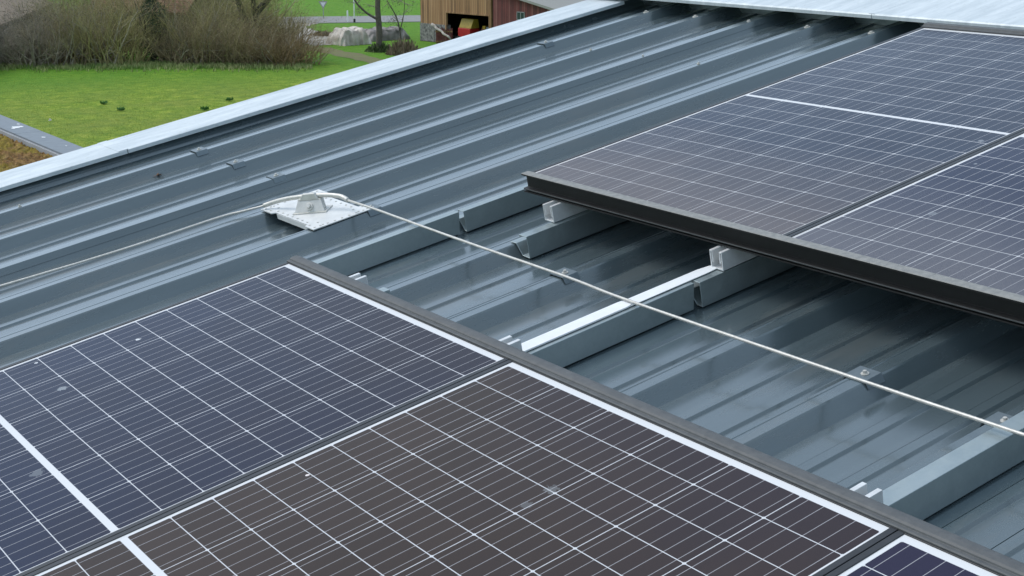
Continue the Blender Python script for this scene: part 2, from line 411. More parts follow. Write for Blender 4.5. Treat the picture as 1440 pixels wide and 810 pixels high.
# ------------------------------------------------------------------ slotted C rails
def crail(u0, u1, v0, label, w0=-.0975, h=.046, wd=.044):
    org = (u0, v0, w0); t = thing('mounting_rail', label, 'mounting rail', org, 'short aluminium rails with an open C section')
    v1 = v0 + wd; th = .0036; lip = .011
    pl = [(v0 + lip, w0 + h - .012), (v0 + lip * .55, w0 + h - .003 - .0), (v0 + lip, w0 + h), (v0, w0 + h), (v0, w0), (v1, w0), (v1, w0 + h), (v1 - lip, w0 + h)]
    pl = [(v0 + .011, w0 + .016), (v0 + .011, w0 + h), (v0 + .001, w0 + h), (v0 + .001, w0), (v1 - .001, w0), (v1 - .001, w0 + h), (v1 - .011, w0 + h), (v1 - .011, w0 + .016)]
    o = strip_outline(pl, -th) if False else strip_outline(pl, th)
    m = MB(org); m.extr_u(o, u0, u1); m.build('channel', M_alu, t, bevel=.0006)
crail(.722, 1.8, .106, 'open ended aluminium rail on the hooked profile under the upper panel corner')
crail(.728, 1.8, .762, 'open ended aluminium rail beneath the upper panels at the end of the white tape')
crail(-.40, .152, .090, 'aluminium rail tip poking out above the lower left panel')
crail(-.40, .152, .756, 'aluminium rail tip poking out beside the start of the white tape')
crail(-.40, .152, 1.750, 'aluminium rail tip poking out next to the wide profile at lower right')

# ------------------------------------------------------------------ solar panels
def panel(uc, v0, mat, label, el=.016):
    # uc = middle bar, v0 = edge of the first cell column
    org = (uc, v0, 0); t = thing('solar_panel', label, 'solar panel', (uc, v0, 0), 'framed half cell solar panels on the roof')
    L = 10 * ROWP + BAR / 2; e = .016; f = .011; fh = .035; lip = .0014
    a0, a1, b0, b1 = -L - el, L + e, -.009, 6 * COLP + .005
    m = MB((0, 0, 0)); m.box((a0, b0, -.0045), (a1, b1, -.0005)); m.build('cell_laminate', mat, t)
    m = MB((0, 0, 0))                          # aluminium frame, mitred ring with an inner lip
    A = [(a0 - f, b0 - f), (a1 + f, b0 - f), (a1 + f, b1 + f), (a0 - f, b1 + f)]; B = [(a0 + .001, b0 + .001), (a1 - .001, b0 + .001), (a1 - .001, b1 - .001), (a0 + .001, b1 - .001)]
    for i in range(4):
        j = (i + 1) % 4
        m.hexa([(*A[i], -fh), (*A[j], -fh), (*B[j], -fh), (*B[i], -fh)], [(*A[i], lip), (*A[j], lip), (*B[j], lip), (*B[i], lip)])
    m.build('frame', M_black, t, bevel=.0008)
    m = MB((0, 0, 0)); m.box((a0 + .03, b0 + .03, -.006), (a1 - .03, b1 - .03, -.0052)); m.build('back_sheet', M_tape, t)
    return t
UA = -(10 * ROWP + BAR / 2); UDp = .7857 + 10 * ROWP + BAR / 2
PV = .983
def loc(x, y, uc, v0): u, v = rp(x, y, 0); return u - uc, -(v - v0)
wh = (.75, .77, .78); gy = (.35, .38, .40)
spA = [(*loc(194, 477, UA, 0), .006, wh, .8), (*loc(87, 546, UA, 0), .010, gy, .6), (*loc(51, 510, UA, 0), .004, wh, .8), (*loc(52, 665, UA, 0), .013, gy, .3), (*loc(770, 200, UA, 0), .001, wh, 0)]
spB = [(*loc(432, 668, UA, PV), .0035, (.8, .72, .70), .9), (*loc(775, 688, UA, PV), .012, gy, .25), (*loc(740, 710, UA, PV), .010, gy, .2)]
spD = [(*loc(1379, 198, UDp, 0), .008, gy, .5), (*loc(1240, 241, UDp, 0), .004, gy, .4)]
spE = [(*loc(1311, 300, UDp, PV), .010, gy, .3), (*loc(1372, 230, UDp, PV), .004, gy, .5)]
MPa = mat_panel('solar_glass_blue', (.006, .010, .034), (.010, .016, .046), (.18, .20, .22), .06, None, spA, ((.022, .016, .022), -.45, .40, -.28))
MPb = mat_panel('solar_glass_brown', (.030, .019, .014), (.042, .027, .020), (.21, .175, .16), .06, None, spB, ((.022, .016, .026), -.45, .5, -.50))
MPc = mat_panel('solar_glass_violet', (.014, .012, .036), (.022, .018, .044), (.20, .20, .21), .04, None, ())
MPd = mat_panel('solar_glass_dusty', (.012, .020, .045), (.020, .031, .060), (.32, .27, .235), .07, (-.817, .035), spD)
MPe = mat_panel('solar_glass_slate', (.012, .018, .048), (.020, .027, .062), (.30, .29, .28), .06, (-.817, .030), spE)
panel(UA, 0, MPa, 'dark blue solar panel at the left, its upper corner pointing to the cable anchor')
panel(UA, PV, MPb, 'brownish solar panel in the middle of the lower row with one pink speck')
panel(UA, 2 * PV, MPc, 'solar panel at the bottom right corner of the photo, mostly cut off')
panel(UDp, 0, MPd, 'dusty solar panel at the upper right with its whole left edge on open roof', .003)
panel(UDp, PV, MPe, 'blue solar panel at the right edge above the dark overhang', .003)

# ------------------------------------------------------------------ insertion rails along the panel ends
def rail_low(v0, v1):
    org = (.03, v0, -.05); t = thing('insertion_rail', 'weathered grey rail capping the upper ends of the lower solar panels', 'panel rail', org, 'long rails clamping the panel ends')
    # section (u, w)
    m = MB(org); dU = .0
    sec = [(.0175, .0008), (.0175, .0036), (.0190, .0046), (.0225, .0046), (.0235, .0036), (.0262, .0036), (.0275, .0062), (.0310, .0084), (.0400, .0092), (.0480, .0080), (.0525, .0058), (.0540, .0025), (.0540, -.0480), (.0300, -.0500), (.0300, -.0385), (.0290, -.0385), (.0290, .0008)]
    m.extr_v(sec, v0, v1); m.build('rail_profile', M_greyr, t, bevel=.0006)
    return t
rail_low(-.022, 5.0)
def rail_up(v0, v1, uf):
    org = (uf, v0, -.05)
    t = thing('insertion_rail', 'black rail with a deep open front carrying the lower ends of the upper panels', 'panel rail', org, 'long rails clamping the panel ends')
    m = MB(org)
    # C section open towards the gap: top flange, web set back, lower lips
    sec = [(uf, .0045), (uf, .0005), (uf + .0125, .0005), (uf + .0155, -.004), (uf + .0155, -.0360), (uf + .0005, -.0365), (uf + .0005, -.0395), (uf + .0075, -.0405), (uf + .0075, -.0445), (uf + .0, -.0450), (uf + .0, -.0480), (uf + .03, -.0485), (uf + .03, -.0365), (uf + .0165, -.0362), (uf + .0165, .0006), (uf + .0255, .0008), (uf + .0255, .0042), (uf + .022, .0050), (uf + .002, .0056)]
    m.extr_v(sec, v0, v1, 0)
    r = m.build('rail_profile', M_blackr, t, bevel=.0004)
    m = MB(org); m.extr_v([(uf - .0003, .0052), (uf + .0015, .0066), (uf + .0225, .0060), (uf + .026, .0052)], v0 + .001, v1); m.build('rail_top_cap', M_dustr, t)
    m = MB(org); m.box((uf - .0008, v0 + .004, -.0392), (uf + .003, v1, -.0370)); m.build('edge_bead', M_greyr, t)
    return t
rail_up(-.022, 5.0, .7545)
def rail_top(v0, v1, uf):
    org = (uf, v0, -.05); t = thing('insertion_rail', 'dark rail along the upper ends of the panels close to the white flashing', 'panel rail', org, 'long rails clamping the panel ends')
    m = MB(org)
    sec = [(uf, .0010), (uf, .0045), (uf + .004, .0052), (uf + .010, .0046), (uf + .014, .0110), (uf + .034, .0100), (uf + .038, .004), (uf + .038, -.048), (uf + .0125, -.050), (uf + .0125, .0010)]
    m.extr_v(sec, v0, v1); m.build('rail_profile', M_greyr, t, bevel=.0006)
rail_top(-.022, 5.0, UDp + 10 * ROWP + BAR / 2 + .0165)

# ------------------------------------------------------------------ cable anchor and steel cable
def lift(x, y, w): u, v = rp(x, y, w); return Vector((u, v, w))
org = (.45, -.74, WC)
anch = thing('cable_anchor', 'pale steel fall arrest anchor plate bridging two ribs left of the gap', 'cable anchor', org)
pw = WC + .0035
m = MB(org); T = .003
u0, u1, v0, v1 = .347, .556, -.915, -.556
outl = [(u0, v0), (u1 + .0, v0), (u1, v0 + .075), (u1 - .020, v0 + .085), (u1 - .020, v1 - .06), (u1 , v1 - .055), (u1, v1), (u0, v1), (u0, v1 - .055), (u0 + .012, v1 - .062), (u0 + .012, v0 + .085), (u0, v0 + .075)]
lo = [m.pt((a, b, pw)) for a, b in outl]; hi = [m.pt((a, b, pw + T)) for a, b in outl]
m.face(lo[::-1]); m.face(hi)
for i in range(len(lo)): j = (i + 1) % len(lo); m.face([lo[i], lo[j], hi[j], hi[i]])
m.build('base_plate', M_plate, anch)
for a in (u0 + .012, u1 - .020):
    m = MB(org); m.box((a - .001, v0 + .09, pw - .016), (a + .001, v1 - .066, pw - .0002)); m.build('stiffening_lip', M_plate, anch)
m = MB(org)                             # rows of rivets
for i in range(11):
    vv = v0 + .015 + (v1 - v0 - .03) * i / 10
    for uu in (u0 + .022, u1 - .034) if 1 < i < 9 else (u0 + .012, u0 + .04, u1 - .014, u1 - .045): m.cyl((uu, vv, pw + T), (0, 0, 1), .0035, .0016, 8)
for i in range(7):
    uu = u0 + .03 + (u1 - u0 - .06) * i / 6
    for vv in (v0 + .012, v1 - .012): m.cyl((uu, vv, pw + T), (0, 0, 1), .0035, .0016, 8)
m.build('rivet', M_steel, anch, smooth=False)['kind'] = 'stuff'
# folded bracket, long side across the diagonal
ctr = Vector((.436, -.728, pw + T)); ex = Vector((.075, .085, 0)).normalized(); ey = Vector((ex.y, -ex.x, 0))
if (ctr + ey).y < ctr.y: ey = -ey       # ey points to the camera side (+v)
if ey.y < 0: ey = -ey
def br(a, b, c): return tuple(ctr + ex * a + ey * b + Vector((0, 0, c)))
m = MB(org)
m.hexa([br(-.056, .030, 0), br(.056, .030, 0), br(.056, -.03, 0), br(-.056, -.03, 0)], [br(-.056, .030, .004), br(.056, .030, .004), br(.056, -.03, .004), br(-.056, -.03, .004)])
m.hexa([br(-.050, .026, .004), br(.050, .026, .004), br(.050, .021, .004), br(-.050, .021, .004)], [br(-.040, .006, .036), br(.036, .006, .036), br(.036, .001, .036), br(-.040, .001, .036)])
m.hexa([br(-.040, .006, .0355), br(.036, .006, .0355), br(.036, -.020, .0355), br(-.040, -.020, .0355)], [br(-.040, .006, .039), br(.036, .006, .039), br(.036, -.020, .039), br(-.040, -.020, .039)])
m.hexa([br(-.040, -.016, .004), br(.036, -.016, .004), br(.036, -.020, .004), br(-.040, -.020, .004)], [br(-.040, -.016, .036), br(.036, -.016, .036), br(.036, -.020, .036), br(-.040, -.020, .036)])
m.hexa([br(.036, .026, .004), br(.040, .026, .004), br(.040, -.016, .004), br(.036, -.016, .004)], [br(.034, .004, .036), br(.037, .004, .036), br(.037, -.016, .036), br(.034, -.016, .036)])
m.build('bracket', M_steel, anch, bevel=.0008)
m = MB(org)
c0 = ctr + ey * .016 + Vector((0, 0, .018))
nrm = (ey + Vector((0, 0, .7))).normalized()
m.cyl(c0 - nrm * .004, nrm, .012, .010, 20); m.cyl(c0 + nrm * .006, nrm, .0075, .008, 6)
m.build('bolt', M_steel, anch, bevel=.0006)
tubepts = [lift(489, 281.5, -.090), lift(484, 278.2, -.0865), lift(478, 275.9, -.083), lift(468, 274.6, -.081), lift(457, 274.3, -.080), lift(443, 274.8, -.081), lift(430, 275.8, -.083), lift(419.7, 277.2, -.086), lift(407, 279.0, -.091), lift(394.7, 281.6, -.098), lift(383, 285, -.106), lift(371, 289.4, -.114)]
def smooth_path(P, n):
    out = []
    for i in range(len(P) - 1):
        p0, p1, p2, p3 = P[max(i-1, 0)], P[i], P[i+1], P[min(i+2, len(P)-1)]
        for k in range(n):
            t = k / n
            out.append(.5 * ((2 * p1) + (p2 - p0) * t + (2*p0 - 5*p1 + 4*p2 - p3) * t*t + (3*p1 - p0 - 3*p2 + p3) * t**3))
    out.append(P[-1]); return out
m = MB(org); m.tube(smooth_path(tubepts, 4), .0072, 14); m.build('guide_tube', M_steel, anch, smooth=True)
m = MB(org)
m.hexa([br(-.034, .008, .036), br(.030, .008, .036), br(.030, -.012, .036), br(-.034, -.012, .036)], [br(-.022, .004, .056), br(.018, .004, .056), br(.018, -.009, .056), br(-.022, -.009, .056)])
m.build('clamp_block', M_steel, anch, bevel=.002)
right = [lift(1700, 699, -.088), lift(1440, 611.5, -.088), lift(1220, 538, -.089), lift(889, 424.5, -.090), lift(797, 389.5, -.091), lift(660, 342, -.091), lift(560, 306, -.091), lift(526, 293.6, -.091)]
left = [lift(340, 297.5, -.119), lift(304, 307, -.121), lift(173, 350.6, -.124), lift(0, 402.5, -.126), lift(-300, 490, -.127)]
path = smooth_path(right + tubepts + left, 12)
dense = [path[0]]                        # even 6 mm steps so the lay of the strands shows
for p in path[1:]:
    while (p - dense[-1]).length > .006: dense.append(dense[-1] + (p - dense[-1]).normalized() * .006)
o2 = (.5, .5, -.09); m = MB(o2); m.tube(dense, .0035, 12, lobes=6, twist=2 * math.pi / .075)
tag(m.build('steel_cable', M_steel, smooth=True), 'stranded steel safety cable stretched across the roof and round the anchor', 'cable')

# ------------------------------------------------------------------ ground and fields
def mat_grass():
    n = NT('meadow_grass'); co = n.tc.outputs['Object']
    f1 = n.noise(.22, 5, .6); f2 = n.noise(1.3, 6, .7); f3 = n.noise(9, 4, .75)
    f = n.math('ADD', n.math('MULTIPLY', f2, .5), n.math('MULTIPLY', f3, .5))
    c = n.ramp(f, [(.41, (.075, .175, .014)), (.5, (.185, .300, .026)), (.59, (.36, .42, .06))])
    c = n.mix(n.ramp(f1, [(.35, 0), (.7, .6)]), c, (.20, .235, .055))
    yel = n.ramp(n.noise(4.1, 5, .8), [(.53, 0), (.64, .7)])
    c = n.mix(yel, c, (.30, .30, .03))
    X, Y, Z = n.xyz()[:3]
    far = n.math('ADD', n.math('MULTIPLY', X, .2), Y)
    lush = n.ramp(n.math('DIVIDE', n.math('ADD', far, n.math('MULTIPLY', n.math('SUBTRACT', f1, .5), 14.0)), 200.0), [(.40, 0), (.47, 1)])
    c = n.mix(n.math('MULTIPLY', lush, .8), c, n.ramp(f, [(.35, (.055, .19, .012)), (.65, (.12, .29, .022))]))
    n.set('Base Color', c); n.set('Roughness', .85); n.set('Specular IOR Level', .15); n.bump(f3, .9, .12); return n.m
M_grass = mat_grass()
M_blade = simple('grass_blades', (.15, .28, .02), .7, 0, .35, .6, col2=(.26, .33, .05), spec=.2)
M_road = simple('worn_asphalt', (.23, .23, .225), .85, 0, .1, 2, .2, 20)
M_gravel = simple('pale_gravel', (.36, .34, .30), .95, 0, .35, 1.5, .5, 12)
M_track = simple('trodden_earth', (.20, .17, .09), .95, 0, .3, 1.2, .4, 9, col2=(.15, .18, .05))
GZ = GROUND
m = MB((0, 0, GZ), flip=False); N = 40
gx = [-700 + 1400 * i / N for i in range(N + 1)]
m.quad((-900, -500, GZ), (900, -500, GZ), (900, 1500, GZ), (-900, 1500, GZ))
g = m.build('meadow', M_grass); tag(g, None, None, kind='structure')
def flat_poly(name, pts, z, mat):
    c = sum(pts, Vector()) / len(pts); m = MB((c.x, c.y, z), flip=False); m.poly([(p.x, p.y, z) for p in pts]); o = m.build(name, mat); tag(o, None, None, kind='structure'); return o
a, b, c_, d = gp(440, 33), gp(590, 31), gp(590, 23), gp(440, 24)
e1 = (b - a); e2 = (c_ - d)
q4 = [a - e1 * 40, b + e1 * 40, b + e1 * 40 + (d - a), d - e1 * 40]
m = MB((a.x, a.y, GZ), flip=False); m.hexa([(p.x, p.y, GZ - .3) for p in q4], [(p.x, p.y, GZ + .05) for p in q4]); tag(m.build('road', M_road), None, None, kind='structure')
def ragged(pts, n=8, amp=.35):
    out = []
    for i in range(len(pts)):
        p, q = pts[i], pts[(i + 1) % len(pts)]; nrm = Vector((-(q - p).y, (q - p).x, 0)).normalized()
        for k in range(n): out.append(p.lerp(q, k / n) + nrm * rnd.uniform(-amp, amp) * (0 if k == 0 else 1))
    return out
flat_poly('gravel_lane', ragged([gp(385, 30), gp(447, 31.5), gp(432, 38), gp(447, 44), gp(485, 50), gp(492, 56), gp(470, 63), gp(440, 64), gp(415, 60), gp(395, 45)]), GZ + .02, M_gravel)
flat_poly('dirt_track', ragged([gp(418, 62), gp(440, 63), gp(475, 70), gp(515, 78), gp(560, 88), gp(600, 92), gp(600, 98), gp(545, 93), gp(500, 85), gp(465, 76), gp(430, 70)], 6, .25), GZ + .014, M_track)
# grass tufts
def tufts(name, n, region, hmin, hmax, mat, z=GZ):
    m = MB((0, 0, z), flip=False)
    for i in range(n):
        x, y = region(); p = gp(x, y); h = rnd.uniform(hmin, hmax); w = h * .35
        for k in range(3):
            a = rnd.random() * 6.28; dx, dy = math.cos(a), math.sin(a); l = rnd.uniform(.1, .7) * h
            m.face([m.pt((p.x - dy * w * .3, p.y + dx * w * .3, z)), m.pt((p.x + dy * w * .3, p.y - dx * w * .3, z)), m.pt((p.x + dx * l, p.y + dy * l, z + h))])
    return m.build(name, mat, recalc=False)
def reg_field(): 
    while True:
        x = rnd.uniform(-20, 460); y = rnd.uniform(86, 245)
        if y < 250 - .29 * x + 8: return x, y
o = tufts('grass_tufts', 22000, reg_field, .02, .06, M_blade); tag(o, None, None, kind='stuff')
def reg_edge(): return rnd.uniform(-20, 440), rnd.gauss(92, 3.5)
M_dry = simple('rank_grass', (.16, .32, .04), .8, 0, .3, .5, col2=(.44, .42, .20))
o = tufts('rank_grass', 8000, reg_edge, .10, .32, M_dry); tag(o, None, None, kind='stuff')

# small dark weeds in the meadow
M_weed = simple('dark_weed', (.07, .19, .035), .8)
def weed(x, y, lab):
    p = gp(x, y); m = MB((p.x, p.y, GZ), flip=False)
    root = p + Vector((0, 0, .02)); ri = m.pt(tuple(root))
    for i in range(46):
        a = rnd.random() * 6.28; r = rnd.uniform(.05, .24); q = root
        d1 = Vector((math.cos(a) * r, math.sin(a) * r, rnd.uniform(.02, .22))); d2 = Vector((math.cos(a + .3) * r, math.sin(a + .3) * r, rnd.uniform(.02, .22)))
        m.face([ri, m.pt(tuple(q + d1)), m.pt(tuple(q + d2))])
    tag(m.build('weed_clump', M_weed, recalc=False), lab, 'weed', 'dark weed clumps in the meadow')
weed(146, 147, 'dark weed clump left of the middle of the bright meadow'); weed(170, 156, 'dark weed clump nearest the grey coping in the open meadow')
weed(323, 142, 'dark weed clump peeping over the white roof edge'); weed(288, 155, 'small dark weed clump hard against the white roof edge')

# ------------------------------------------------------------------ neighbouring flat roof
Z1 = -1.7
pA, pB = gp(0, 161, Z1), gp(0, 179, Z1)
XO, XI = pA.x, pB.x
fo = (XO, 9.0, Z1)
fl = thing('flat_roof_building', 'lower building with a mossy flat roof and grey coping at the left edge', 'building', (XO - 3, 9, GZ), roof=False)
def fl_mesh(name, mb, mat): return mb.build(name, mat, fl)
fb = lambda: MB((XO - 3, 9, GZ), flip=False)
m = fb(); m.box((-6, 2.75, GZ), (XI - .03, 40, Z1 - .30)); m.box((XI - .03, 2.75, GZ), (XO - .04, 40, Z1 - .02)); fl_mesh('wall', m, M_wall)
jy = gp(52, 185, Z1).y
m = fb()
for y0, y1 in ((2.75, jy - .004), (jy + .004, jy + 6.0), (jy + 6.008, 40)):
    m.box((XI, y0, Z1 - .03), (XO, y1, Z1)); m.box((XO - .005, y0, Z1 - .14), (XO + .001, y1, Z1 - .002)); m.box((XI - .003, y0, Z1 - .075), (XI + .003, y1, Z1 - .002))
fl_mesh('coping', m, M_zincd)
def mat_moss():
    n = NT('moss_and_sedum'); f = n.noise(13, 7, .8); g2 = n.noise(2.2, 5, .7)
    c = n.ramp(f, [(.3, (.05, .025, .012)), (.5, (.34, .18, .05)), (.68, (.60, .40, .15))])
    c = n.mix(n.ramp(g2, [(.45, 0), (.6, .75)]), c, n.ramp(f, [(.35, (.22, .17, .01)), (.7, (.55, .43, .03))]))
    n.set('Base Color', c); n.set('Roughness', .95); n.bump(n.noise(16, 6, .8), 1, .09); return n.m
m = fb(); nx, ny = 90, 330
X0m, X1m, Y0m, Y1m = XI - 2.4, XI - .035, 6.5, 19
ids = [[m.pt((X0m + (X1m - X0m) * i / nx, Y0m + (Y1m - Y0m) * j / ny, Z1 - .065 + .03 * noise.noise(Vector((i * .45, j * .45, 0))) + .035 * noise.noise(Vector((i * 1.3, j * 1.3, 5))))) for j in range(ny + 1)] for i in range(nx + 1)]
for i in range(nx):
    for j in range(ny): m.face([ids[i][j], ids[i+1][j], ids[i+1][j+1], ids[i][j+1]])
fl_mesh('green_roof_planting', m, mat_moss())
for (px, py, r) in ((23, 179, .05), (29, 178, .035), (19, 180.5, .025), (26, 174.6, .02), (61, 193, .025), (93, 205, .012)):
    q = gp(px, py, Z1 + .002); m = fb(); m.poly([(q.x + math.cos(t * .7) * r * rnd.uniform(.6, 1.1), q.y + math.sin(t * .7) * r * 2.2 * rnd.uniform(.6, 1.1), Z1 + .003) for t in range(9)])
    fl_mesh('bird_dropping', m, M_tape)

# ------------------------------------------------------------------ far brick wall behind the ridge
M_brick = None
def mat_brick(name, c1, c2, mortar, scale=1.0):
    n = NT(name); b = n.t.nodes.new('ShaderNodeTexBrick'); n.t.links.new(n.tc.outputs['Generated' if False else 'Object'], b.inputs[0])
    mp = n.t.nodes.new('ShaderNodeMapping'); mp.inputs['Rotation'].default_value = (math.radians(90), 0, 0); n.t.links.new(n.tc.outputs['Object'], mp.inputs[0]); n.t.links.new(mp.outputs[0], b.inputs[0])
    b.inputs['Color1'].default_value = (*c1, 1); b.inputs['Color2'].default_value = (*c2, 1); b.inputs['Mortar'].default_value = (*mortar, 1); b.inputs['Scale'].default_value = scale
    n.set('Base Color', b.outputs[0]); n.set('Roughness', .9); return n.m
bd = M3 @ (CAMR.transposed() @ ray(1340, 0)); q = CW + bd * 22
bb = thing('brick_house', 'red brick wall glimpsed at the top right corner beyond the white flashing', 'house', (q.x + 1, q.y - 4, GZ), roof=False)
m = MB((q.x + 1, q.y - 4, GZ), flip=False)
rt = Vector((bd.y, -bd.x, 0)).normalized(); fw = Vector((bd.x, bd.y, 0)).normalized()
c0 = Vector((q.x, q.y, 0))
m.hexa([(*(c0).xy, GZ), (*(c0 + rt * 9).xy, GZ), (*(c0 + rt * 9 + fw * 8).xy, GZ), (*(c0 + fw * 8).xy, GZ)], [(*(c0).xy, 2.2), (*(c0 + rt * 9).xy, 2.2), (*(c0 + rt * 9 + fw * 8).xy, 2.2), (*(c0 + fw * 8).xy, 2.2)])
m.build('wall', mat_brick('red_brick', (.30, .13, .09), (.22, .10, .07), (.35, .32, .28), 4), bb)
m = MB((q.x + 1, q.y - 4, GZ), flip=False); cc = c0 + rt * 4.5 + fw * 4
tp_ = [c0 - rt * .4 - fw * .4, c0 + rt * 9.4 - fw * .4, c0 + rt * 9.4 + fw * 8.4, c0 - rt * .4 + fw * 8.4]
r0, r1 = c0 - rt * .4 + fw * 4, c0 + rt * 9.4 + fw * 4
m.poly([(*tp_[0].xy, 2.1), (*tp_[1].xy, 2.1), (*r1.xy, 4.8), (*r0.xy, 4.8)]); m.poly([(*tp_[2].xy, 2.1), (*tp_[3].xy, 2.1), (*r0.xy, 4.8), (*r1.xy, 4.8)])
m.poly([(*tp_[0].xy, 2.1), (*r0.xy, 4.8), (*tp_[3].xy, 2.1)]); m.poly([(*tp_[1].xy, 2.1), (*tp_[2].xy, 2.1), (*r1.xy, 4.8)])
m.build('roof', simple('red_tiles', (.25, .10, .06), .8, 0, .3, 6), bb)

# ------------------------------------------------------------------ sheds behind the thicket
def mat_tiles(name, a, b):
    n = NT(name); w = n.t.nodes.new('ShaderNodeTexWave'); w.bands_direction = 'DIAGONAL'; w.inputs['Scale'].default_value = 1.6; w.inputs['Distortion'].default_value = .6; n.t.links.new(n.tc.outputs['Object'], w.inputs[0])
    f = n.math('ADD', n.math('MULTIPLY', w.outputs[1], .3), n.math('MULTIPLY', n.noise(3.5, 6, .7), .7))
    n.set('Base Color', n.ramp(f, [(.3, a), (.7, b)])); n.set('Roughness', .9); n.bump(f, .6, .05); return n.m
M_tile1 = mat_tiles('brown_roof_tiles', (.15, .115, .08), (.30, .235, .17)); M_tile2 = mat_tiles('reddish_roof_tiles', (.15, .07, .045), (.32, .17, .12))
M_rubble = simple('grey_rubble_wall', (.13, .125, .125), .9, 0, .4, 3, .5, 8)
M_darkwood = simple('dark_weathered_boards', (.05, .042, .036), .85, 0, .3, 4)
def shed(e0, e1, back, up, zeave, mats, label, over=.3):
    """e0,e1: eave ends (world), roof climbs towards 'back' by 'up'"""
    o_ = ((e0 + e1) / 2).copy(); o_.z = GZ
    t = thing('shed', label, 'shed', tuple(o_), roof=False)
    D = (e1 - e0).normalized(); Nn = Vector((back.x, back.y, 0))
    m = MB(tuple(o_), flip=False); a = e0 + Nn.normalized() * over + D * over; b = e1 + Nn.normalized() * over - D * over
    k = 1 - over / Nn.length
    m.hexa([(*a.xy, GZ), (*b.xy, GZ), (*(b + Nn * 1.8).xy, GZ), (*(a + Nn * 1.8).xy, GZ)], [(*a.xy, zeave - .05), (*b.xy, zeave - .05), (*(b + Nn * 1.8).xy, zeave - .05), (*(a + Nn * 1.8).xy, zeave - .05)])
    ra, rb = e0 + Nn, e1 + Nn; rc = e0 + Nn * 2, e1 + Nn * 2
    for p0, p1, p2 in ((e0, ra, rc[0]), (e1, rb, rc[1])):
        s = D * (over if p0 is e0 else -over)
        m.poly([(*(p0 + s).xy, zeave - .06), (*(p1 + s).xy, zeave + up - .06), (*(p2 + s).xy, zeave - .06)])
    m.build('wall', mats[0], t)
    m = MB(tuple(o_), flip=False)
    m.hexa([(*e0.xy, zeave), (*e1.xy, zeave), (*rb.xy, zeave + up), (*ra.xy, zeave + up)], [(*e0.xy, zeave + .15), (*e1.xy, zeave + .15), (*rb.xy, zeave + up + .15), (*ra.xy, zeave + up + .15)])
    m.hexa([(*ra.xy, zeave + up), (*rb.xy, zeave + up), (*rc[1].xy, zeave), (*rc[0].xy, zeave)], [(*ra.xy, zeave + up + .15), (*rb.xy, zeave + up + .15), (*rc[1].xy, zeave + .15), (*rc[0].xy, zeave + .15)])
    m.build('roof', mats[1], t)
    return t
zE = GZ + 2.3
e0, e1 = gp(-60, 63, zE), gp(75, 7, zE)
D = (e1 - e0); bk = Vector((-D.y, D.x, 0)).normalized() * 7
shed(e0, e1, bk, 3.2, zE, (M_rubble, M_tile1), 'long shed with a brown tiled roof at the top left behind bare shrubs')
zE = GZ + 2.3
e0, e1 = gp(120, 18, zE), gp(262, 21, zE); D = (e1 - e0); bk = Vector((-D.y, D.x, 0)).normalized() * 5
shed(e0, e1, bk, 3.4, zE, (M_darkwood, M_tile2), 'dark shed with a reddish tiled roof in the middle of the thicket')

# ------------------------------------------------------------------ wooden barn
PL = gp(592, 57); PR = gp(690, 67); fx = (PR - PL); fx.z = 0; FL = fx.length; fx.normalize(); fn = Vector((fx.y, -fx.x, 0))
if fn.dot(CW - PL) < 0: fn = -fn
def fac(x, y): p = onplane(x, y, PL, fn); return (p - PL).dot(fx), p.z
def fpt(s, z, d=0): p = PL + fx * s + fn * d; return (p.x, p.y, z)
barn = thing('barn', 'old barn of weathered boards with an open front and a red painted side', 'barn', tuple(PL), roof=False)
bm_ = lambda: MB(tuple(PL), flip=False)
def mat_boards(name, a, b, c3):
    n = NT(name); g2 = n.t.nodes.new('ShaderNodeVectorMath'); g2.operation = 'DOT_PRODUCT'; n.t.links.new(n.tc.outputs['Object'], g2.inputs[0]); g2.inputs[1].default_value = tuple(fx)
    s = g2.outputs['Value']; q = n.math('MULTIPLY', s, 5.0); wn = n.t.nodes.new('ShaderNodeTexWhiteNoise'); wn.noise_dimensions = '1D'; n.t.links.new(n.math('FLOOR', q), wn.inputs['W'])
    f = n.math('ADD', n.math('MULTIPLY', wn.outputs[0], .5), n.math('MULTIPLY', n.noise(1.3, 5, .7, stretch=(1, 1, .4)), .55))
    c = n.ramp(f, [(.15, a), (.5, b), (.85, c3)])
    c = n.mix(n.math('MULTIPLY', n.math('LESS_THAN', n.math('FRACT', q), .13), .8), c, (.02, .015, .01))
    n.set('Base Color', c); n.set('Roughness', .85); return n.m
M_bw = mat_boards('weathered_boards', (.15, .085, .045), (.36, .20, .095), (.47, .29, .15)); M_br = mat_boards('red_boards', (.06, .03, .028), (.16, .045, .042), (.24, .10, .085))
M_st = simple('dark_field_stone', (.13, .13, .13), .9, 0, .6, 5, .8, 12, col2=(.36, .35, .33))
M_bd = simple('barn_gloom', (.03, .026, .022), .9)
so0, zo = fac(628, 18); so1, _ = fac(688, 23); zlow = fac(592, 32)[1]
HT = GZ + 7.0
def slab(mb, s0, s1, z0, z1, d0=-.12, d1=0): mb.hexa([fpt(s0, z0, d0), fpt(s1, z0, d0), fpt(s1, z0, d1), fpt(s0, z0, d1)], [fpt(s0, z1, d0), fpt(s1, z1, d0), fpt(s1, z1, d1), fpt(s0, z1, d1)])
m = bm_(); slab(m, 0, so0, zlow, HT); slab(m, so0, so1, zo, HT); slab(m, so1, FL, GZ, HT); m.build('board_wall', M_bw, barn)
m = bm_(); slab(m, -.03, so0, GZ, zlow, -.4, .05); m.build('stone_base', M_st, barn)
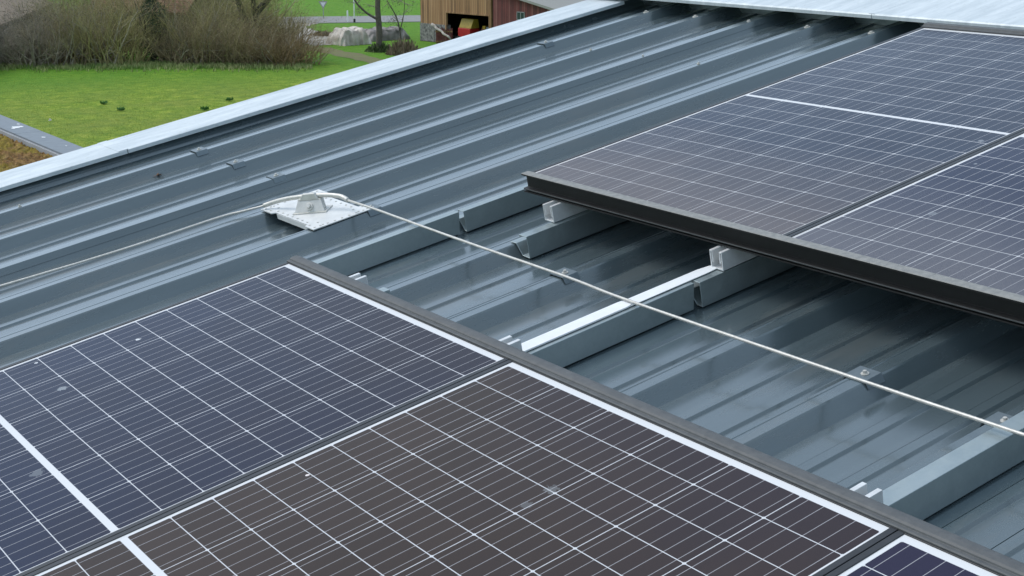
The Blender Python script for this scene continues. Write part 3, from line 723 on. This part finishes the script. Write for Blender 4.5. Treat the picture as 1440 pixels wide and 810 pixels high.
m = bm_(); slab(m, so0 - .12, so0, GZ, zo + .1, -.1, .07); slab(m, so1, so1 + .12, GZ, zo + .1, -.1, .07); slab(m, so0, so1, zo, zo + .12, -.1, .05); slab(m, FL - .06, FL + .1, GZ, HT, -.1, .06); m.build('door_frame', M_bw, barn)
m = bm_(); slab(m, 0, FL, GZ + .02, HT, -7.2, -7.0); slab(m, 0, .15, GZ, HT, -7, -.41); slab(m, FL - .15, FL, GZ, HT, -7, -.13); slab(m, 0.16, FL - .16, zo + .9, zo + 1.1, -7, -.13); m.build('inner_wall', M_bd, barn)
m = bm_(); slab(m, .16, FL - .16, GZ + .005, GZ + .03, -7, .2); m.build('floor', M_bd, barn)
# red side and its sloping roof
sr0 = FL + .11
tops = [fac(693, -13), fac(735, 0.5), fac(776, 13.5), fac(830, 31)]
m = bm_()
for (s0, z0), (s1, z1) in zip(tops, tops[1:]):
    s0 = max(s0, sr0); m.hexa([fpt(s0, GZ, -.12), fpt(s1, GZ, -.12), fpt(s1, GZ, -.01), fpt(s0, GZ, -.01)], [fpt(s0, z0, -.12), fpt(s1, z1, -.12), fpt(s1, z1, -.01), fpt(s0, z0, -.01)])
m.build('red_board_wall', M_br, barn)
m = bm_()
(s0, z0), (s1, z1) = tops[0], tops[-1]
m.hexa([fpt(s0, z0 + .02, -6), fpt(s1, z1 + .02, -6), fpt(s1, z1 + .02, .3), fpt(s0, z0 + .02, .3)], [fpt(s0, z0 + .2, -6), fpt(s1, z1 + .2, -6), fpt(s1, z1 + .2, .3), fpt(s0, z0 + .2, .3)])
m.build('lean_to_roof', simple('grey_roofing', (.28, .28, .26), .8), barn)
m = bm_(); zr = HT + 2.4
for sa, sb in ((-.5, FL / 2), (FL + .4, FL / 2)):
    m.hexa([fpt(sa, HT - .3, -8), fpt(sa, HT - .3, .6), fpt(sb, zr, .6), fpt(sb, zr, -8)], [fpt(sa, HT - .1, -8), fpt(sa, HT - .1, .6), fpt(sb, zr + .2, .6), fpt(sb, zr + .2, -8)])
m.build('roof', M_tile1, barn)
ws, wz = fac(727, 28); ws1, wz1 = fac(738, 17)
m = bm_()
for a0, a1, b0, b1 in ((ws, ws1, wz, wz + .06), (ws, ws1, wz1 - .06, wz1), (ws, ws + .06, wz, wz1), (ws1 - .06, ws1, wz, wz1), ((ws + ws1) / 2 - .03, (ws + ws1) / 2 + .03, wz, wz1)): slab(m, a0, a1, b0, b1, -.01, .04)
wf = m.build('window', simple('grey_window_frame', (.25, .27, .27), .7), barn)
m = bm_(); slab(m, ws + .05, ws1 - .05, wz + .05, wz1 - .05, -.008, .01); g_ = simple('window_glass', (.05, .08, .07), .1); pn = m.build('pane', g_, wf)

# things in the barn mouth
def inside(name, lab, cat, px, y0, y1, d, depth, mat):
    (sa, za), (sb, zb) = fac(px[0], y1), fac(px[1], y0); p0 = Vector(fpt(sa, GZ, d)); m = MB(tuple(p0), flip=False)
    return sa, sb, za, zb
# yellow and red bale wagon box: slightly leaning
sa, zt = fac(643, 26); sb, _ = fac(660, 27); zm = fac(652, 40)[1]
wg = thing('farm_machine', 'red and yellow farm machine standing in the open barn front', 'farm machine', fpt(sa, GZ, -.3), roof=False)
wo = fpt(sa, GZ, -.3)
m = MB(wo, flip=False); slab(m, sa - .06, sb - .06, GZ + .35, zm, -1.1, -.10); m.build('body', simple('red_paint', (.42, .025, .025), .4, 0, .15, 3), wg, bevel=.04)
m = MB(wo, flip=False); m.hexa([fpt(sa - .02, zm + .005, -1.05), fpt(sb - .02, zm + .005, -1.05), fpt(sb - .02, zm + .005, -.16), fpt(sa - .02, zm + .005, -.16)], [fpt(sa + .06, zt, -.9), fpt(sb + .03, zt - .02, -.9), fpt(sb + .03, zt - .02, -.4), fpt(sa + .06, zt, -.4)]); m.build('hopper', simple('faded_yellow_paint', (.34, .24, .03), .5, 0, .2, 4), wg, bevel=.03)
for s_ in (sa + .05, sb - .15):
    m = MB(wo, flip=False); c3 = Vector(fpt(s_, GZ + .33, -.12)); m.cyl(c3, fn, .32, .12, 20); m.build('wheel', simple('tyre_rubber', (.02, .02, .02), .8), wg)
s0, z0 = fac(669, 40); s1, z1 = fac(684, 38)
tk = thing('tool_rack', 'cluttered rack of small tools beside the yellow hopper in the barn', 'rack', fpt(s0, GZ, -.6), roof=False)
m = MB(fpt(s0, GZ, -.6), flip=False)
for i in range(4): slab(m, s0 + i * .25, s0 + i * .25 + .06, GZ, z0 + .3 * rnd.random(), -.7, -.62)
slab(m, s0, s1, z0 - .15, z0 - .08, -.9, -.55); m.build('frame', simple('rusty_iron', (.16, .07, .05), .8), tk)
m = MB(fpt(s0, GZ, -.6), flip=False); slab(m, s0 + .1, s0 + .4, z0 - .08, z0 + .16, -.85, -.6); m.build('tin', simple('yellow_tin', (.4, .25, .02), .5), tk)
m = MB(fpt(s0, GZ, -.6), flip=False); slab(m, s0 + .5, s0 + .8, z0 - .08, z0 + .1, -.85, -.6); m.build('box', simple('grey_blue_box', (.2, .22, .26), .5), tk)

# crate of red boards, firewood, leaning log, pale stones in front
p = gp(622, 63); co_ = tuple(p)
cr = thing('wooden_crate', 'upright crate of reddish slats standing in front of the barn', 'crate', co_, roof=False)
ca = (gp(636, 62) - gp(613, 62)); cwid = ca.length; ca.normalize(); cb = Vector((-ca.y, ca.x, 0)); cH = 1.15; c00 = gp(613, 62)
m = MB(co_, flip=False)
def crate_slab(mb, a0, a1, b0, b1, z0, z1):
    mb.hexa([tuple(c00 + ca * a0 + cb * b0 + Vector((0, 0, z0))), tuple(c00 + ca * a1 + cb * b0 + Vector((0, 0, z0))), tuple(c00 + ca * a1 + cb * b1 + Vector((0, 0, z0))), tuple(c00 + ca * a0 + cb * b1 + Vector((0, 0, z0)))],
            [tuple(c00 + ca * a0 + cb * b0 + Vector((0, 0, z1))), tuple(c00 + ca * a1 + cb * b0 + Vector((0, 0, z1))), tuple(c00 + ca * a1 + cb * b1 + Vector((0, 0, z1))), tuple(c00 + ca * a0 + cb * b1 + Vector((0, 0, z1)))])
ns = 7
for i in range(ns):
    x0 = cwid * i / ns
    for bb0 in (0, 1.0): crate_slab(m, x0 + .02, x0 + cwid / ns - .02, bb0, bb0 + .03, .05, cH + rnd.uniform(-.05, .05))
    crate_slab(m, 0 if i % 2 else cwid - .03, .03 if i % 2 else cwid, 1.0 * i / ns + .05, 1.0 * (i + 1) / ns, .05, cH)
m.build('slats', simple('faded_red_wood', (.17, .055, .05), .85, 0, .4, 6), cr)
for z in (.15, .9): m = MB(co_, flip=False); crate_slab(m, -.03, cwid + .03, -.035, -.003, z, z + .1); m.build('rail', M_bw, cr)
def log(name, p0, p1, r, mat, lab, cat, grp=None):
    m = MB(tuple(Vector(p0)), flip=False); p0, p1 = Vector(p0), Vector(p1); n_ = 8
    m.tube([p0.lerp(p1, i / n_) + Vector((0, 0, .05 * math.sin(i * 2.1))) for i in range(n_ + 1)], [r * (1 - .4 * i / n_) * (1 + .15 * math.sin(i * 3)) for i in range(n_ + 1)], 8)
    return tag(m.build(name, mat, smooth=True), lab, cat, grp)
M_birch = simple('pale_bark', (.40, .37, .33), .8, 0, .4, 5); M_bark = simple('grey_bark', (.11, .095, .075), .9, 0, .35, 6, .6, 20); M_barkd = simple('mossy_dark_bark', (.05, .048, .03), .9, 0, .35, 4, .6, 16)
s0, z0 = fac(624, 33); s1, z1 = fac(651, 47)
log('log', fpt(s0, z0, 1.2), fpt(s1 + .2, GZ + .55, 1.4), .12, M_birch, 'pale log leaning down from the stone base past the crate', 'log')
for i in range(9):
    p = gp(rnd.uniform(637, 650), rnd.uniform(52, 57)); p.z += .1 + .16 * (i % 3)
    log('firewood_log', p, p + Vector((rnd.uniform(-.4, .4), rnd.uniform(-.5, .5), rnd.uniform(-.03, .03))), .09, M_birch if i % 2 else M_bark, 'short firewood log in the small heap right of the crate', 'firewood', 'firewood in the small heap right of the crate')
ms = simple('pale_stone', (.42, .40, .36), .9, 0, .3, 5)
for i in range(9):
    p = gp(595 + i * 2.3 + rnd.uniform(-1, 1), 54.5 + i * .35 + rnd.uniform(-1.0, 1.5)); b = bmesh.new(); bmesh.ops.create_icosphere(b, subdivisions=2, radius=rnd.uniform(.12, .22))
    for v in b.verts: v.co *= 1 + .35 * noise.noise(v.co * 6 + Vector((i, 0, 0))); v.co.z *= .7
    me = bpy.data.meshes.new('stone'); b.to_mesh(me); b.free(); me.materials.append(ms); o = bpy.data.objects.new('stone', me); C.objects.link(o); o.location = p + Vector((0, 0, .08))
    tag(o, 'pale stone in the low row at the foot of the barn corner', 'stone', 'pale stones at the foot of the barn corner')

# ------------------------------------------------------------------ tarpaulin covered piles
def tarp_pile(pl, pr, h, depth, mat, label, seed, tilt=0):
    A, B = gp(*pl), gp(*pr); ax = (B - A); Lx = ax.length; ax.normalize(); ay = Vector((-ax.y, ax.x, 0))
    if ay.dot(CW - A) > 0: ay = -ay
    org = tuple((A + B) / 2); t = thing('covered_woodpile', label, 'tarpaulin', org, 'tarpaulin covered piles in front of the road', roof=False)
    m = MB(org, flip=False); nx, ny = 60, 44; ids = []
    for i in range(nx + 1):
        row = []
        for j in range(ny + 1):
            s, q = i / nx, j / ny; e = min(s, 1 - s) * Lx; g_ = min(q, 1 - q) * depth
            k = min(1, e / .55) ** .45 * min(1, g_ / .45) ** .45
            fold = .16 * noise.noise(Vector((s * Lx * 3.2 + seed, q * 1.2, seed))) + .07 * noise.noise(Vector((s * Lx * 7, q * depth * 6, seed)))
            z = h * k * (.86 + .22 * noise.noise(Vector((s * Lx * .7, q * depth * .7, seed + 3))) + tilt * (s - .5)) + fold * (1.2 - .6 * k) * (0 if k == 0 else 1)
            p = A + ax * (s * Lx) + ay * (q * depth) + (ax * .10 + ay * .22) * noise.noise(Vector((s * 9, q * 9, seed + 9)))
            row.append(m.pt((p.x, p.y, GZ + max(0.01, z))))
        ids.append(row)
    for i in range(nx):
        for j in range(ny): m.face([ids[i][j], ids[i+1][j], ids[i+1][j+1], ids[i][j+1]])
    m.build('tarpaulin', mat, t, smooth=True)
    m = MB(org, flip=False)
    for i in range(10):
        p = A + ax * (Lx * (.15 + .07 * i)) + ay * (.30 + .05 * (i % 3)); m.tube([p + Vector((0, 0, .15)), p + ay * (depth - .7) + Vector((0, 0, .15))], .1, 8)
    m.build('firewood', M_bark, t)
M_t1 = simple('dirty_white_tarpaulin', (.44, .38, .31), .7, 0, .25, 1.5, .2, 8, col2=(.68, .63, .56)); M_t2 = simple('grey_tarpaulin', (.16, .145, .13), .7, 0, .3, 1.5, .2, 8, col2=(.33, .30, .28))
tarp_pile((483, 65), (524, 62), 1.35, 2.6, M_t1, 'whitish crumpled tarpaulin over a woodpile left of the bare tree', 2.0, .15)
tarp_pile((520, 59), (578, 55), 1.05, 2.2, M_t2, 'grey tarpaulin over a lower pile between the bare tree and the barn', 5.0, -.1)
tarp_pile((466, 62), (486, 63), .55, 1.2, M_t1, 'small low heap under pale tarpaulin at the end of the gravel lane', 8.0)

# ------------------------------------------------------------------ posts and sign by the road
def post(px, py0, h, r, mat, name, lab, cat):
    p = gp(px, py0); m = MB(tuple(p), flip=False); m.tube([p, p + Vector((0, 0, h))], r, 10); return tag(m.build(name, mat), lab, cat)
M_wp = simple('white_plastic', (.8, .8, .8), .5)
p = gp(489, 31); dl = thing('roadside_marker', 'short white roadside marker post between the sign and the tall pole', 'marker post', tuple(p), roof=False)
m = MB(tuple(p), flip=False); m.tube([p, p + Vector((0, 0, .95))], .08, 6); m.build('post', M_wp, dl)
m = MB(tuple(p), flip=False); m.tube([p + Vector((0, 0, .955)), p + Vector((0, 0, 1.05))], [.08, .05], 6); m.build('cap', M_wp, dl)
p = gp(498.5, 32); sp_ = thing('roadside_pole', 'tall thin pale pole standing by the road left of the bare tree', 'pole', tuple(p), roof=False)
m = MB(tuple(p), flip=False); m.tube([p, p + Vector((0, 0, .35))], .1, 10); m.build('foot', M_dark, sp_)
m = MB(tuple(p), flip=False); m.tube([p + Vector((0, 0, .36)), p + Vector((0, 0, 4.6))], .055, 10); m.build('shaft', M_wp, sp_)
p = gp(455, 26); sg = thing('road_sign', 'small triangular give way sign on a grey post at the road junction', 'road sign', tuple(p), roof=False)
m = MB(tuple(p), flip=False); m.tube([p, p + Vector((0, 0, 1.75))], .04, 8); m.build('post', M_galv, sg)
vd = (p - CW); vd.z = 0; vd.normalize(); sx = Vector((-vd.y, vd.x, 0)); tz = p.z + 1.25
m = MB(tuple(p), flip=False)
def tri(r, off): 
    c = p + Vector((0, 0, 1.35)) - vd * off; return [tuple(c + sx * (-r)+ Vector((0, 0, r * .58))), tuple(c + sx * r + Vector((0, 0, r * .58))), tuple(c - Vector((0, 0, r * 1.15)))]
m.rings([tri(.42, .06), tri(.42, .04)]); m.build('plate', simple('sign_back_grey', (.38, .33, .33), .5), sg)
m = MB(tuple(p), flip=False); m.rings([tri(.26, .064), tri(.26, .0605)]); m.build('centre', M_wp, sg)
# ------------------------------------------------------------------ bare shrubs and trees
def twig(mb, p, d, L, r, depth, spread=.55, up=.12, seg=4, kids=3, leaf=None):
    pts = [p.copy()]; q = p.copy(); d = d.normalized()
    for i in range(seg):
        d = (d + Vector((rnd.gauss(0, .16), rnd.gauss(0, .16), rnd.gauss(up * .5, .12)))).normalized(); q = q + d * (L / seg); pts.append(q.copy())
    rr = [r * (1 - .75 * i / seg) for i in range(seg + 1)]
    n = 3 if r < .03 else (5 if r < .09 else 8)
    mb.tube(pts, rr, n)
    if leaf is not None and depth <= 1:
        for q_ in pts[1:]:
            for _ in range(leaf[1]):
                c = q_ + Vector((rnd.gauss(0, .16), rnd.gauss(0, .16), rnd.gauss(0, .16))); s = leaf[2] * rnd.uniform(.6, 1.3)
                a = Vector((rnd.gauss(0, 1), rnd.gauss(0, 1), rnd.gauss(0, 1))).normalized() * s; b = Vector((rnd.gauss(0, 1), rnd.gauss(0, 1), rnd.gauss(0, 1))).normalized() * s
                leaf[0].poly([c, c + a, c + b])
    if depth > 0:
        for k in range(kids):
            i = rnd.randint(1, seg); a = rnd.random() * 6.283
            side = d.orthogonal().normalized(); side.rotate(Matrix.Rotation(a, 3, d))
            nd = (d + side * spread * rnd.uniform(.6, 1.5)).normalized()
            twig(mb, pts[i], nd, L * rnd.uniform(.5, .8), rr[i] * .6, depth - 1, spread, up, max(2, seg - 1), kids, leaf)
M_tw = [simple('olive_twigs', (.25, .22, .08), .9, 0, .4, .9, col2=(.50, .44, .20)), simple('brown_twigs', (.21, .16, .08), .9, 0, .4, .9, col2=(.44, .35, .21)),
        simple('grey_twigs', (.25, .215, .16), .9, 0, .3, .9, col2=(.48, .42, .33)), simple('ochre_twigs', (.20, .13, .05), .9, 0, .3, .9, col2=(.33, .24, .12))]
M_bud = [simple('olive_buds', (.17, .18, .05), .9, 0, .4, 1.0, col2=(.32, .31, .11)), simple('brown_buds', (.13, .10, .045), .9, 0, .4, 1.0, col2=(.24, .19, .10)), simple('grey_lichen', (.10, .09, .07), .9, 0, .4, 1.5, col2=(.17, .15, .12)), simple('rusty_buds', (.14, .07, .025), .9, 0, .4, 1.5, col2=(.19, .13, .06))]
M_ivy = simple('dark_ivy', (.012, .035, .012), .6, 0, .4, 2, col2=(.03, .07, .025))
def bush_meshes(kind, H, Wd, stems, seed):
    rnd.seed(seed); a = MB((0, 0, 0), flip=False); b = MB((0, 0, 0), flip=False)
    for i in range(stems):
        th = rnd.random() * 6.283; rr = Wd * .5 * math.sqrt(rnd.random()); base = Vector((math.cos(th) * rr, math.sin(th) * rr, 0))
        d = Vector((math.cos(th) * rnd.uniform(0, .8), math.sin(th) * rnd.uniform(0, .8), 1))
        twig(a, base, d, H * rnd.uniform(.35, .7), rnd.uniform(.03, .06), 2, .7, .1, 4, 4, (b, 1, .06))
    c = MB((0, 0, 0), flip=False)
    for i in range(7):
        th = rnd.random() * 6.283; rr = Wd * .45 * math.sqrt(rnd.random())
        twig(c, Vector((math.cos(th) * rr, math.sin(th) * rr, 0)), Vector((rnd.gauss(0, .5), rnd.gauss(0, .5), 1)), H * rnd.uniform(.45, .75), rnd.uniform(.06, .09), 1, .6, .05, 5, 4)
    def mk(mb, nm, mt):
        me = bpy.data.meshes.new(nm); me.from_pydata([tuple(v) for v in mb.v], [], mb.f); me.materials.append(mt); return me
    return mk(a, 'branches', M_tw[kind]), mk(b, 'buds', M_bud[kind]), mk(c, 'stems', M_stem)
M_stem = simple('pale_lichen_stems', (.24, .21, .15), .9, 0, .3, 2, col2=(.42, .38, .28))
protos = {}
for kind in range(4):
    for v_ in range(2): protos[kind, v_] = bush_meshes(kind, 5.6, 4.2, 66, 100 + kind * 7 + v_)
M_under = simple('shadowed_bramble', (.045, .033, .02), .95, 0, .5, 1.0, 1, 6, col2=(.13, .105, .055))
def bush(x, y, kind, s, sz, label, var):
    p = gp(x, y); t = thing('bare_shrub', label, 'shrub', tuple(p), 'bare shrubs of the thicket along the meadow', roof=False)
    t.rotation_euler = (0, 0, rnd.random() * 6.28); t.scale = (s, s, sz)
    for me in protos[kind, var]:
        o = bpy.data.objects.new(me.name, me); C.objects.link(o); o.parent = t
rnd.seed(21)
KN = ['olive', 'brown', 'grey', 'ochre']
ROW = [  # x, base y, kind, width scale, height scale, what it stands by
 (-18, 90, 2, 1.0, .62, 'grey bare shrub cut by the left edge of the photo at the meadow edge'),
 (16, 90, 2, .9, .60, 'pale grey twiggy shrub under the lower end of the brown roof'),
 (50, 91, 2, 1.0, .78, 'grey shrub in front of the rubble wall of the long shed'),
 (82, 91, 2, .9, .95, 'grey shrub with tangled light stems right of the rubble wall'),
 (112, 90, 1, 1.0, 1.0, 'brown shrub in front of the dark shed, left end'),
 (140, 89, 0, .95, 1.0, 'olive shrub in front of the middle of the dark shed'),
 (170, 89, 0, 1.0, .98, 'olive shrub just left of the dark ivy'),
 (252, 88, 1, .85, .62, 'low brown shrub below the reddish roof corner'),
 (278, 89, 1, .9, .9, 'brown shrub just right of the reddish roof corner'),
 (305, 88, 0, 1.0, 1.0, 'olive shrub midway between roof corner and leaning tree'),
 (334, 89, 1, 1.0, .78, 'brown shrub at the left foot of the leaning tree'),
 (362, 90, 1, .95, .62, 'brown shrub right at the foot of the leaning tree'),
 (390, 90, 3, .9, .60, 'ochre shrub right of the leaning tree near the gravel lane'),
 (414, 91, 3, .8, .42, 'low ochre shrub ending the thicket at the dirt track'),
 (30, 68, 2, .8, .55, 'grey shrub of the back row at the rubble wall'),
 (95, 62, 0, 1.1, .95, 'olive shrub of the back row overlapping the brown roof'),
 (128, 60, 0, 1.2, 1.0, 'olive shrub of the back row rising over the dark shed eave'),
 (160, 60, 0, 1.2, .98, 'olive shrub of the back row hiding the shed roof'),
 (195, 62, 0, 1.2, 1.0, 'olive shrub of the back row behind the ivy'),
 (290, 60, 1, 1.2, 1.0, 'tall brown shrub of the back row right of the reddish roof'),
 (320, 58, 0, 1.3, 1.1, 'tall olive shrub of the back row near the top of the photo'),
 (345, 64, 0, 1.1, 1.1, 'olive shrub of the back row behind the leaning tree trunk'),
 (372, 62, 0, 1.0, .75, 'olive shrub of the back row under the leaning limb'),
 (398, 62, 1, .9, .55, 'dark brown shrub of the back row next to the gravel lane'),
 (220, 60, 0, 1.1, 1.05, 'olive shrub of the back row between ivy and reddish roof'),
]
for i, (x, y, kd, s, sz, lab) in enumerate(ROW): bush(x, y, kd, s, sz, lab, i % 2)
# bramble mass inside the thicket
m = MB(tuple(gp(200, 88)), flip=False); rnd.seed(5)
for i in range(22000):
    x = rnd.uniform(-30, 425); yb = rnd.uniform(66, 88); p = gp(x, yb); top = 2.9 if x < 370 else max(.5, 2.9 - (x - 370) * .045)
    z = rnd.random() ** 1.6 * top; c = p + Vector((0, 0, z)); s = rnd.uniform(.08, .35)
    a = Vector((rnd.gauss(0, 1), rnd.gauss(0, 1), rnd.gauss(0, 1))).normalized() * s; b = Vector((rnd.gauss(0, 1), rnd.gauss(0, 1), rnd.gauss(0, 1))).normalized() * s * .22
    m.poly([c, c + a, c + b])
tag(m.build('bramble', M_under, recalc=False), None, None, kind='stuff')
# ivy covered shrub
p = gp(222, 88); iv = thing('ivy_clad_shrub', 'dark evergreen ivy column in the middle of the brown thicket', 'ivy', tuple(p), roof=False)
m = MB(tuple(p), flip=False)
for i in range(4): twig(m, p + Vector((rnd.uniform(-.4, .4), rnd.uniform(-.4, .4), 0)), Vector((rnd.gauss(0, .15), rnd.gauss(0, .15), 1)), 4.2, .09, 1, .5, .1, 5, 3)
m.build('stem', M_barkd, iv)
m = MB(tuple(p), flip=False)
for i in range(5200):
    h = rnd.random() ** .9 * 5.2; wd = 1.25 * (1 - .55 * h / 5.2) * (1 + .5 * noise.noise(Vector((h * 1.3, 0, 4)))); th = rnd.random() * 6.28; r = wd * rnd.uniform(.3, 1.0)
    c = p + Vector((math.cos(th) * r + .3 * math.sin(h), math.sin(th) * r, h)); s = rnd.uniform(.06, .13)
    a = Vector((rnd.gauss(0, 1), rnd.gauss(0, 1), rnd.gauss(0, 1))).normalized() * s; b = Vector((rnd.gauss(0, 1), rnd.gauss(0, 1), rnd.gauss(0, 1))).normalized() * s
    m.poly([c, c + a, c + b])
m.build('foliage', M_ivy, iv, recalc=False)
# trees
def tree(name, label, x, y, limbs, bark, twmat, budmat, extra=None):
    p = gp(x, y); t = thing(name, label, 'tree', tuple(p), roof=False)
    vd = (p - CW); vd.z = 0; vd.normalize(); sx = Vector((vd.y, -vd.x, 0))     # sx: to the right as seen
    tr = MB(tuple(p), flip=False); cw_ = MB(tuple(p), flip=False); bd_ = MB(tuple(p), flip=False)
    for (pts, r0, r1, nt_, tl) in limbs:
        P = [p + sx * a + vd * b + Vector((0, 0, c)) for a, b, c in pts]; P = smooth_path(P, 4)
        tr.tube(P, [r0 + (r1 - r0) * i / (len(P) - 1) for i in range(len(P))], 9)
        for k in range(nt_):
            i = rnd.randint(len(P) // 3, len(P) - 1); a = rnd.random() * 6.283
            d = Vector((math.cos(a), math.sin(a), rnd.uniform(-.3, 1.0)))
            twig(cw_, P[i], d, tl * rnd.uniform(.6, 1.2), .035, 2, .6, .08, 4, 3, (bd_, 2, .07))
    tr.build('trunk', bark, t, smooth=True); cw_.build('crown', twmat, t, recalc=False); bd_.build('buds', budmat, t, recalc=False)
rnd.seed(33)
tree('leaning_tree', 'big bare tree with a limb leaning right over the thicket', 352, 82,
     [([(0, 0, 0), (.1, 0, 1.6), (.5, 0, 3.0), (1.4, .2, 4.0), (2.4, .3, 5.3), (3.2, .4, 7.2)], .34, .12, 26, 1.7),
      ([(.1, 0, 1.8), (-.5, .3, 3.4), (-1.0, .6, 5.6), (-1.2, .6, 8.0)], .26, .12, 26, 1.9),
      ([(.4, 0, 2.8), (.4, -.6, 4.6), (.6, -.9, 7.5)], .20, .09, 26, 1.8)], M_barkd, M_tw[0], M_bud[0])
tree('bare_tree', 'bare tree with one long left branch in front of the tarpaulins', 533, 72,
     [([(0, 0, 0), (.05, 0, 1.6), (-.02, 0, 3.2), (.1, 0, 5.0), (.2, .1, 8.0)], .24, .15, 9, 1.2),
      ([(-.04, 0, 2.3), (-.8, 0, 2.75), (-1.55, 0, 3.5), (-2.1, 0, 4.6)], .10, .05, 5, .8),
      ([(.1, 0, 4.0), (.9, 0, 4.3), (1.8, 0, 4.1), (2.6, 0, 4.4)], .09, .03, 9, 1.0)], M_bark, M_tw[2], M_bud[2])
tree('young_tree', 'thin bare sapling between the bare tree and the barn', 565, 70,
     [([(0, 0, 0), (-.1, 0, 1.3), (-.35, 0, 2.4), (-.9, 0, 3.4), (-1.5, 0, 4.6)], .07, .02, 10, .8),
      ([(-.1, 0, 1.4), (.2, 0, 2.6), (.3, 0, 4.0)], .045, .015, 6, .7)], M_bark, M_tw[2], M_bud[2])
# scrubby dry bushes at the sapling
def heap(x, y, w, h, lab, mat, n=900):
    p = gp(x, y); m = MB(tuple(p), flip=False)
    for i in range(n):
        a = rnd.random() * 6.28; r = math.sqrt(rnd.random()) * w; q = p + Vector((math.cos(a) * r, math.sin(a) * r, 0)); hh = h * (1 - (r / w) ** 2) * rnd.uniform(.4, 1)
        d = Vector((rnd.gauss(0, .35), rnd.gauss(0, .35), 1)).normalized(); b = q + d * hh; s = Vector((rnd.gauss(0, .03), rnd.gauss(0, .03), 0))
        m.poly([q - s, q + s, b + s * .6 + Vector((0, 0, 0)), b - s * .6])
    tag(m.build('dry_bush', mat, recalc=False), lab, 'bush')
M_straw = simple('dry_stalks', (.17, .13, .075), .9, 0, .4, 2, col2=(.28, .22, .14)); M_gb = simple('green_scrub', (.05, .10, .025), .8, 0, .4, 2, col2=(.12, .16, .05))
heap(568, 76, 1.35, 1.35, 'dry straw coloured bush at the foot of the sapling', M_straw)
heap(535, 72, 1.2, .75, 'low green scrub round the foot of the bare tree', M_gb)
heap(583, 80, .8, .7, 'low dry bush close to the white roof edge before the barn', M_straw, 500)
heap(455, 50, 1.4, .5, 'low brownish scrub between road and gravel lane', M_straw, 400)
